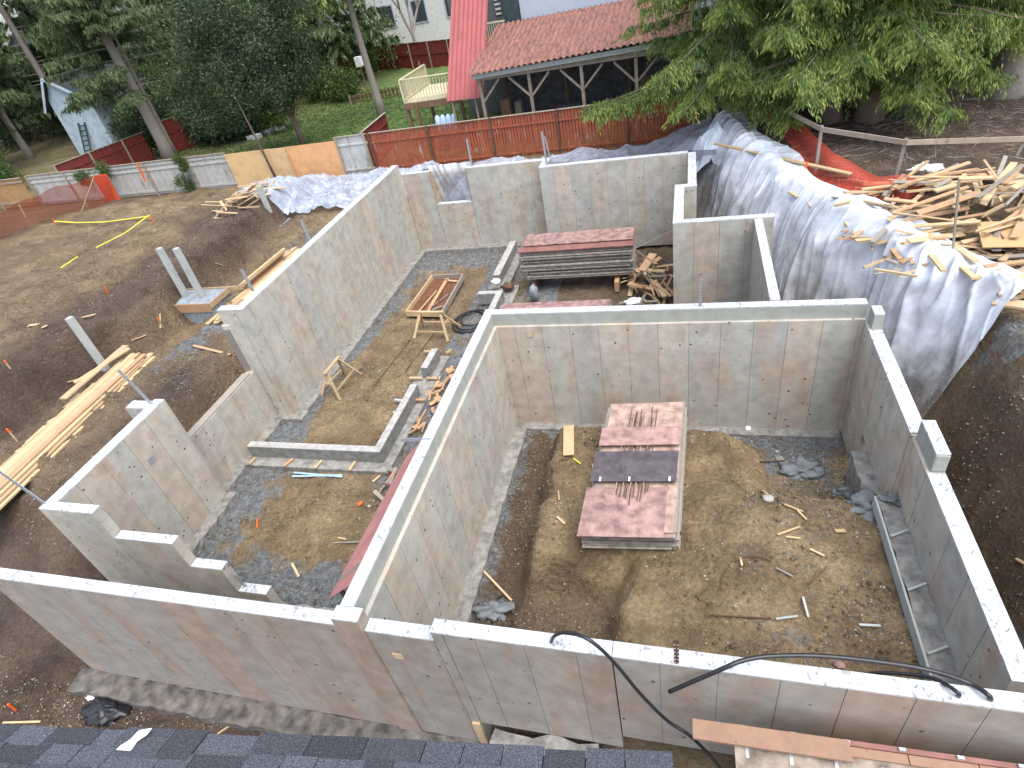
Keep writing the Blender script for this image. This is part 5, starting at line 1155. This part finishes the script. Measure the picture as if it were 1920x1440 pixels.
# lawn details: white planters, small fence, birdhouse
for i, (u, v) in enumerate(((480, 262), (500, 252), (522, 245))):
    p = PZ(u, v, -1.9); tag(MB().box(p[0]-.5, p[0]+.45, p[1]-.25, p[1]+.25, -1.95, -1.55).build('stone_block', MAT['trim'], None, loc=tuple(p)), ['left', 'middle', 'right'][i]+' white block of the row on the lawn edge', 'block', 'white blocks on the lawn')
bh = thing('birdhouse', 'small white birdhouse on a post in the lawn', 'birdhouse', PZ(690, 175, -1.9)); p = PZ(690, 175, -1.9); MB().box(p[0]-.04, p[0]+.04, p[1]-.04, p[1]+.04, -2, .1).build('post', MAT['deckb'], bh); MB().box(p[0]-.25, p[0]+.25, p[1]-.2, p[1]+.2, .1, .8).build('box', MAT['trim'], bh)
fence('low dark picket edging across the far end of the lawn', tuple(PZ(655, 182, -1.3)[:2]), tuple(PZ(752, 163, -1.3)[:2]), -1.95, -1.2, 'deckb', pw=.3, gap=.12, rails=((.6, .08),), railmat='deckb', cap=False, post_every=20)
# ------------------------------------------------------------------ trees
def leaves(name, C, A, Bv, ln, wd, tint, mat, parent):
    """rhombic leaf faces"""
    n = len(C); A = A/np.linalg.norm(A, axis=1, keepdims=True); N = Bv-A*(A*Bv).sum(1, keepdims=True); N = N/(np.linalg.norm(N, axis=1, keepdims=True)+1e-6)
    l = ln[:, None]; w_ = wd[:, None]
    V = np.stack([C-A*l*.5, C+N*w_*.5-A*l*.05, C+A*l*.5, C-N*w_*.5-A*l*.05], 1).reshape(-1, 3)
    return npmesh(name, V, np.arange(4*n).reshape(n, 4), MAT[mat], False, {'tint': np.repeat(tint, 4)}, parent=parent)
def trunk(tree, x, y, z0, r, h, mat, lean=(0, 0), flare=True):
    pts = []; rr = []
    for i in range(14):
        t = i/13; z = z0-.3+(h+.3)*t; pts.append((x+lean[0]*t*h+.06*math.sin(t*7+x), y+lean[1]*t*h+.06*math.cos(t*6+y), z)); rr.append(r*(1-.85*t)*(1+(.55*math.exp(-t*h/.5) if flare else 0)))
    MB().tube(pts, rr, 12).build('trunk', MAT[mat], tree, smooth=True); return pts
def cedar(lab, x, y, z0, h, Rc, zlow, nb, mat='cedar', tr=.3, tmat='trunk', dens=1.0, leaf=(.16, .055), group=None, lean=(0, 0), droop=.11, ztop=None, name='cedar_tree', bright=0.0, sector=None):
    T = thing(name, lab, 'tree', (x, y, z0), group); pts = trunk(T, x, y, z0, tr, h, tmat, lean)
    Cs = []; As = []; Ls = []; Ts = []; bm = MB()
    r_ = np.random.default_rng(int(abs(x*91+y*37)) % 9999)
    for b in range(nb):
        zz = zlow+(h+z0-zlow)*.92*(b/nb)**1.15; az_ = r_.uniform(0, 6.283) if sector is None else r_.uniform(*sector)
        f = max(.12, 1-((zz-zlow)/(h+z0-zlow))**1.2*.9); L = Rc*f*r_.uniform(.65, 1.08)
        t = (zz-z0)/h; bx_, by_ = x+lean[0]*t*h, y+lean[1]*t*h
        d = np.array([math.cos(az_), math.sin(az_)]); s = np.linspace(0, 1, 9)
        px = bx_+d[0]*L*s; py = by_+d[1]*L*s; pz = zz+.12*L*s-droop*(L*s)**1.6+.03*(L*s)**1.2*(s > .8)
        bm.tube(np.stack([px, py, pz], 1)[::2], (np.array([.05*f+.012, .04*f+.01, .03, .018, .008])*(.55 if mat == 'fir' else 1)).tolist(), 4, False)
        ns = max(6, int(L*9*dens)); sp = r_.uniform(.12, 1.0, ns)**.8
        for s0 in sp:
            c = np.array([np.interp(s0, s, px), np.interp(s0, s, py), np.interp(s0, s, pz)])
            side = r_.choice((-1, 1)); lat = np.array([-d[1]*side, d[0]*side]); ll = r_.uniform(.35, .95)*(1.15-.5*s0); out = r_.uniform(.1, .8)
            nl = int(16*dens) if dens > .5 else 9
            tt = r_.uniform(0.05, 1, nl)
            ax2 = np.stack([(lat[0]+d[0]*out)*ll*tt, (lat[1]+d[1]*out)*ll*tt, -.12*ll*tt-.55*(ll*tt)**1.5], 1)
            jit = r_.normal(0, .045, (nl, 3)); jit[:, 2] -= np.abs(r_.normal(0, .10, nl))
            Cs.append(c+ax2+jit); a = np.zeros((nl, 3)); a[:, 0] = (lat[0]+d[0]*out)*.45+r_.normal(0, .3, nl); a[:, 1] = (lat[1]+d[1]*out)*.45+r_.normal(0, .3, nl); a[:, 2] = -r_.uniform(.5, 1.2, nl)
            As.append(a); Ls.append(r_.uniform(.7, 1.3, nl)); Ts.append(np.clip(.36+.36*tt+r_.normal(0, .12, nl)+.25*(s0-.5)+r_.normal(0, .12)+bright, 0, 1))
    bm.build('branches', MAT[tmat], T)
    Cs = np.concatenate(Cs); As = np.concatenate(As); Ls = np.concatenate(Ls); Ts = np.concatenate(Ts)
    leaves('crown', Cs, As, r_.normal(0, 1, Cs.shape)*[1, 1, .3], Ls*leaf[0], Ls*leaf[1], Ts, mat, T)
    return T
cedar('drooping green cedar nearest the carport roof', 5.6, 21.8, -1.0, 12, 5.4, .9, 84, tr=.32, dens=1.9, leaf=(.16, .029), bright=-.02)
cedar('cedar with reddish trunk left of the twin trunks behind the rail fence', 8.45, 18.7, -.3, 13, 4.4, 1.15, 78, tr=.3, dens=1.9, leaf=(.15, .028))
cedar('cedar with broad reddish trunk behind the rail fence', 9.55, 18.4, -.3, 13, 4.5, 2.0, 68, tr=.36, dens=1.9, leaf=(.15, .028))
cedar('slender cedar just right of the broad red trunk', 10.7, 18.9, -.3, 12, 4.0, 1.5, 62, tr=.24, dens=1.9, leaf=(.15, .028), bright=.08)
cedar('thick grey trunked cedar at the right edge', 13.3, 19.3, -.3, 14, 3.8, 4.2, 44, tr=.46, tmat='trunkg', dens=1.7, leaf=(.15, .028), bright=.05)
cedar('bright green cedar standing farther back on the right', 12.2, 24.5, -.4, 13, 4.5, 2.0, 46, dens=1.0, leaf=(.22, .08), bright=.12)
cedar('dense cedar behind the carport corner', 7.5, 26.5, -1.0, 13, 5.0, 1.5, 60, dens=1.0, leaf=(.24, .09), bright=-.08)
cedar('cedar behind the rail fence far right', 17.5, 25, -.3, 13, 4.6, 1.6, 46, dens=.9, leaf=(.24, .09), bright=.05)
# conifers left
def tz(u, v, z): p = PZ(u, v, z); return float(p[0]), float(p[1])
lt = [('tall grey trunked fir beside the white fence, trunk crossing in front of the shed', tz(318, 296, -1.9), .42, 5.2), ('slim leaning fir trunk just right of the big grey trunk', tz(330, 290, -1.9), .14, 3.4),
      ('slim fir left of the shed gable', tz(120, 165, -2.2), .45, 5.5), ('fir at the upper left corner with a pale trunk', tz(60, 215, -2.2), .4, 5.5), ('small fir left of the shed', tz(60, 300, -2), .3, 4.5), ('fir just beyond the tan fence', tz(20, 330, -2), .3, 4.0), ('fir filling the gap above the shed roof', tz(262, 215, -2), .3, 5.0), ('fir behind the dark leaved tree', tz(400, 215, -2), .3, 5.0)]
for i, (l_, (x, y), r_t, Rc) in enumerate(lt):
    cedar(l_, x, y, -2.0, 19, Rc, (2.6 if i < 6 else 1.6) if i != 1 else 6, 70, 'fir', tr=r_t, tmat='trunkg', dens=1.25, leaf=(.26, .06), lean=(-.02, 0), droop=.07, name='fir_tree')
cedar('tall slim conifer with bare lower trunk on the lawn', *tz(716, 216, -1.9), -1.9, 17, 3.4, 5.2, 50, 'cedar', tr=.26, tmat='trunkg', dens=.8, leaf=(.4, .12), name='conifer_tree', droop=.16)
far = [(-38, 52), (-46, 60), (-54, 50), (-62, 45), (-70, 52), (-50, 43), (-33, 60), (-58, 70), (-80, 62), (-74, 40), (-26, 50), (-30, 42), (-42, 75), (-90, 50), (-64, 32), (-54, 28), (-75, 25), (-90, 35), (-20, 72), (-66, 85), (-100, 70)]
kinds = ['leftmost', 'broad', 'narrow', 'tall', 'dark', 'shaggy', 'bushy']
far.sort(key=lambda p: -math.atan2(p[0]-4, p[1]+3))
for i, (x, y) in enumerate(far):
    cedar(['first', 'second', 'third', 'fourth', 'fifth', 'sixth', 'seventh', 'eighth', 'ninth', 'tenth', 'eleventh', 'twelfth', 'thirteenth', 'fourteenth', 'fifteenth', 'sixteenth', 'seventeenth', 'eighteenth', 'nineteenth', 'twentieth', 'twenty-first'][i]+' dark fir counted from the right in the woods beyond the shed', x, y, -2.2, 24, 6.5, 1.0, 64, 'fir', tr=.35, tmat='trunkg', dens=.75, leaf=(.62, .17), droop=.06, name='fir_tree', group='firs in the woods behind the shed')
for i, (x, y) in enumerate([(18, 38), (26, 34), (24, 46), (34, 42), (14, 48), (32, 28)]):
    cedar('pale green conifer standing beyond the house on the right', x, y, -1, 16, 5.5, .8, 50, 'cedar', dens=.5, leaf=(.8, .3), droop=.07, name='conifer_tree', bright=.15, group='conifers beyond the right side lawn')
def broad(lab, x, y, z0, h, blobs, n, mat, leafs, tr=.16, tmat='trunk', name='broadleaf_tree', cat='tree', light=.14, trk=None):
    T = thing(name, lab, cat, (x, y, z0)); r_ = np.random.default_rng(int(abs(x*13+y*7))); own = trk is None
    C = []; N = []
    for (cx, cy, cz, rr) in blobs:
        k = int(n*rr**2/sum(b[3]**2 for b in blobs)); 
        sub = r_.normal(0, 1, (26, 3)); sub = sub/np.linalg.norm(sub, axis=1, keepdims=True)*r_.uniform(.35, 1, (26, 1))*rr
        pick = r_.integers(0, 26, k); p = sub[pick]+r_.normal(0, rr*.2, (k, 3)); C.append(p+[cx, cy, cz])
        if own: MB().tube([(x+.0, y, z0+h*.25), ((x+cx)/2, (y+cy)/2, (z0+h*.3+cz)/2), (cx, cy, cz), (cx+.1, cy, cz+rr*.6)], [tr*.7, tr*.5, tr*.28, .02], 6).build('branch', MAT[tmat], T, smooth=True)
    C = np.concatenate(C); k = len(C); A_ = r_.normal(0, 1, (k, 3)); tint = np.clip(r_.beta(2, 3, k)*.75+(r_.random(k) < light)*.5, 0, 1)
    leaves('crown', C, A_, r_.normal(0, 1, (k, 3)), r_.uniform(.7, 1.3, k)*leafs, r_.uniform(.6, 1, k)*leafs*.5, tint, mat, T)
    if not own: MB().tube(trk, [tr*(1-.75*i/(len(trk)-1)) for i in range(len(trk))], 8).build('trunk', MAT[tmat], T, smooth=True)
    else: MB().tube([(x, y, z0-.2), (x+.05, y, z0+h*.15), (x-.03, y, z0+h*.35), (x, y, z0+h*.6)], [tr*1.2, tr, tr*.8, tr*.4], 10).build('trunk', MAT[tmat], T, smooth=True)
    return T
bx0, by0 = tz(570, 278, -1.9)
broad('large glossy dark leaved tree standing on the lawn behind the plywood sheets', bx0, by0, -1.9, 7.5, [(bx0, by0, 3.2, 2.2), (bx0-2.2, by0+.5, 2.6, 2.0), (bx0+1.6, by0, 2.6, 1.6), (bx0-.5, by0, 5.4, 2.2), (bx0-2.8, by0, 5.2, 2.2), (bx0+1.5, by0+.5, 5.0, 1.9), (bx0+.8, by0-.5, 1.6, 1.2), (bx0-3.5, by0+1, 3.6, 1.8), (bx0-1.5, by0-.8, 1.4, 1.3)], 42000, 'holly', .17, .18)
b2x, b2y = tz(500, 310, -1.9)
broad('dark leaning tree with thin curved trunk in front of the plywood sheets', b2x, b2y-.6, -1.9, 7, [(*PY(430, 150, 25.2), 1.3), (*PY(385, 95, 26), 1.7), (*PY(455, 60, 25.6), 1.5), (*PY(352, 175, 26.5), 1.5), (*PY(495, 150, 26), 1.3), (*PY(400, 10, 26.5), 1.9), (*PY(410, 215, 26), 1.1)], 26000, 'holly', leafs=.16, tr=.07, tmat='barkd', light=.2, trk=[PY(524, 348, 23.5), PY(505, 310, 23.5), PY(488, 275, 23.6), PY(468, 235, 24), PY(445, 190, 24.6), PY(415, 130, 25.2), PY(400, 60, 25.6)])
broad('leafy bush at the far left edge by the tan fence', *tz(30, 345, -1.9), -1.9, 4, [(tz(30, 345, -1.9)[0], tz(30, 345, -1.9)[1]-1, .6, 1.6), (tz(0, 320, -1.9)[0], tz(0, 320, -1.9)[1], 1.6, 1.8), (tz(60, 350, -1.9)[0], tz(60, 350, -1.9)[1]-1.5, -.4, 1.0)], 14000, 'shrub', .16, .1, name='bush', cat='bush', light=.06)
broad('rhododendron bush behind the white fence by the big fir', *tz(270, 300, -1.9), -1.9, 3, [(tz(270, 300, -1.9)[0], tz(270, 300, -1.9)[1], -.6, 1.3), (tz(300, 295, -1.9)[0], tz(300, 295, -1.9)[1], -.5, 1.1)], 6000, 'holly', .18, .08, name='bush', cat='bush', light=.06)
broad('shrub border with reddish leaves at the end of the lawn', *tz(640, 190, -1.9), -1.9, 3, [(tz(u, 190, -1.9)[0], tz(u, 190, -1.9)[1], -.8, 1.3) for u in (600, 625, 655)], 7000, 'shrub', .22, .08, name='bush', cat='bush', light=.1)
for k, (u, v, s) in enumerate(((345, 340, .5), (335, 300, .35), (150, 330, .4), (188, 318, .5))):
    p = PY(u, v, 23.7); broad(['ivy clump at the foot of a white fence post', 'ivy hanging on the top of the white fence', 'small ivy tuft on the left part of the white fence', 'ivy bunch over the white fence top'][k], p[0], p[1], p[2]-.3, .6, [(p[0], p[1], p[2], s), (p[0]+.1, p[1], p[2]-.4, s*.7)], 1200, 'shrub', .1, .02, name='ivy', cat='ivy', light=.02)
gx_, gy_ = 16, 30
broad('yellow green shrubs beyond the cedars on the right', 11, 23.2, -.8, 3, [(9.8, 22.6, .1, 1.3), (12, 22.6, .2, 1.3), (15, 23, .4, 1.5), (17.5, 23.5, .3, 1.6), (11, 26, .6, 1.6), (14, 26, .6, 1.6)], 20000, 'grass', .2, .06, name='bush', cat='bush', light=.3)
for i, (u, v, rr_) in enumerate(((5, 262, 2.6), (78, 262, 2.4), (330, 240, 3.0), (385, 262, 1.9), (262, 196, 4.2), (55, 200, 4.2), (430, 240, 2.4), (292, 268, 1.4), (470, 258, 1.7), (425, 272, 1.5), (120, 230, 2.6), (365, 215, 3.6), (640, 150, 2.6))):
    q = PZ(u, v, -1.9); k_ = np.linalg.norm(q[:2]-CP[:2])/45
    broad(['bush below the firs at the left edge', 'dark bush left of the shed wall', 'tall bush right of the shed behind the big fir', 'low bush between the short fence and the dark tree', 'dense bush mass above the shed roof', 'bush mass left of the shed gable', 'bush behind the dark leaved trees', 'bush in front of the shed corner', 'low bush left of the white blocks on the lawn', 'small bush behind the tan plywood sheet', 'bush between the shed and the left fir', 'tall bush mass behind the short red fence piece', 'bush at the back end of the lawn'][i], q[0], q[1], -1.9, 3, [(q[0], q[1], -.6+rr_*.4, rr_*k_), (q[0]+rr_*k_, q[1]+1, -.8+rr_*.3, rr_*k_*.8), (q[0]-rr_*k_, q[1]+.5, -.8+rr_*.3, rr_*k_*.8)], 12000, 'fir' if i % 2 else 'shrub', .26, .07, name='bush', cat='bush', light=.1)
# bare tree behind deck
def bare(lab, x, y, z0, h):
    T = thing('bare_tree', lab, 'tree', (x, y, z0)); m = MB(); r_ = random.Random(5)
    def rec(p, d, L, r, k):
        q = p+d*L; m.tube([p, (p+q)/2+Vector((r_.uniform(-.1, .1), r_.uniform(-.1, .1), 0))*L*.5, q], [r, r*.85, r*.65], 6, False)
        if k > 0:
            for i in range(3): nd = (d+Vector((r_.uniform(-.7, .7), r_.uniform(-.7, .7), r_.uniform(-.1, .5)))).normalized(); rec(q, nd, L*r_.uniform(.6, .85), r*.6, k-1)
    rec(Vector((x, y, z0)), Vector((.0, 0, 1)), h*.3, .22, 5); m.build('trunk_and_limbs', MAT['trunkg'], T)
p = PZ(790, 130, -2); bare('bare branched tree behind the cream railed deck', p[0], p[1], -2, 9)
# grass tufts on lawn (stuff)
ng = 26000; X = rng.uniform(-34, -5, ng); Y = 24.5+rng.uniform(0, 1, ng)**1.3*22; Z = terrain(X, Y)
nt_ = np.zeros((ng, 3)); nt_[:, 2] = 1; nt_[:, :2] = rng.normal(0, .35, (ng, 2))
g_ = leaves('grass', np.stack([X, Y, Z+.05], -1), nt_, rng.normal(0, 1, (ng, 3)), rng.uniform(.10, .2, ng), rng.uniform(.04, .09, ng), rng.beta(2, 2, ng), 'grass', None)
tag(g_, 'short green grass of the neighbour lawn', kind='stuff')
# duff / twigs under cedars (stuff)
nd = 3500; X = rng.uniform(6.2, 17, nd); Y = rng.uniform(13.2, 24, nd); kp = X > np.interp(Y, YT, XT)+.3; X = X[kp]; Y = Y[kp]; Z = terrain(X, Y); nd = len(X)
A_ = rng.normal(0, 1, (nd, 3)); A_[:, 2] *= .12
t_ = leaves('forest_litter', np.stack([X, Y, Z+.03], -1), A_, rng.normal(0, 1, (nd, 3)), rng.uniform(.08, .9, nd)**1.3, rng.uniform(.008, .02, nd), np.zeros(nd), 'cedar', None)
t_.data.materials.clear(); t_.data.materials.append(MAT['woodg']); tag(t_, 'dead twigs and needles littering the ground below the cedars', kind='stuff')
print('objects', len(bpy.data.objects), 'tris', sum(len(o.data.loops)-2*len(o.data.polygons) for o in bpy.data.objects if o.type == 'MESH'))
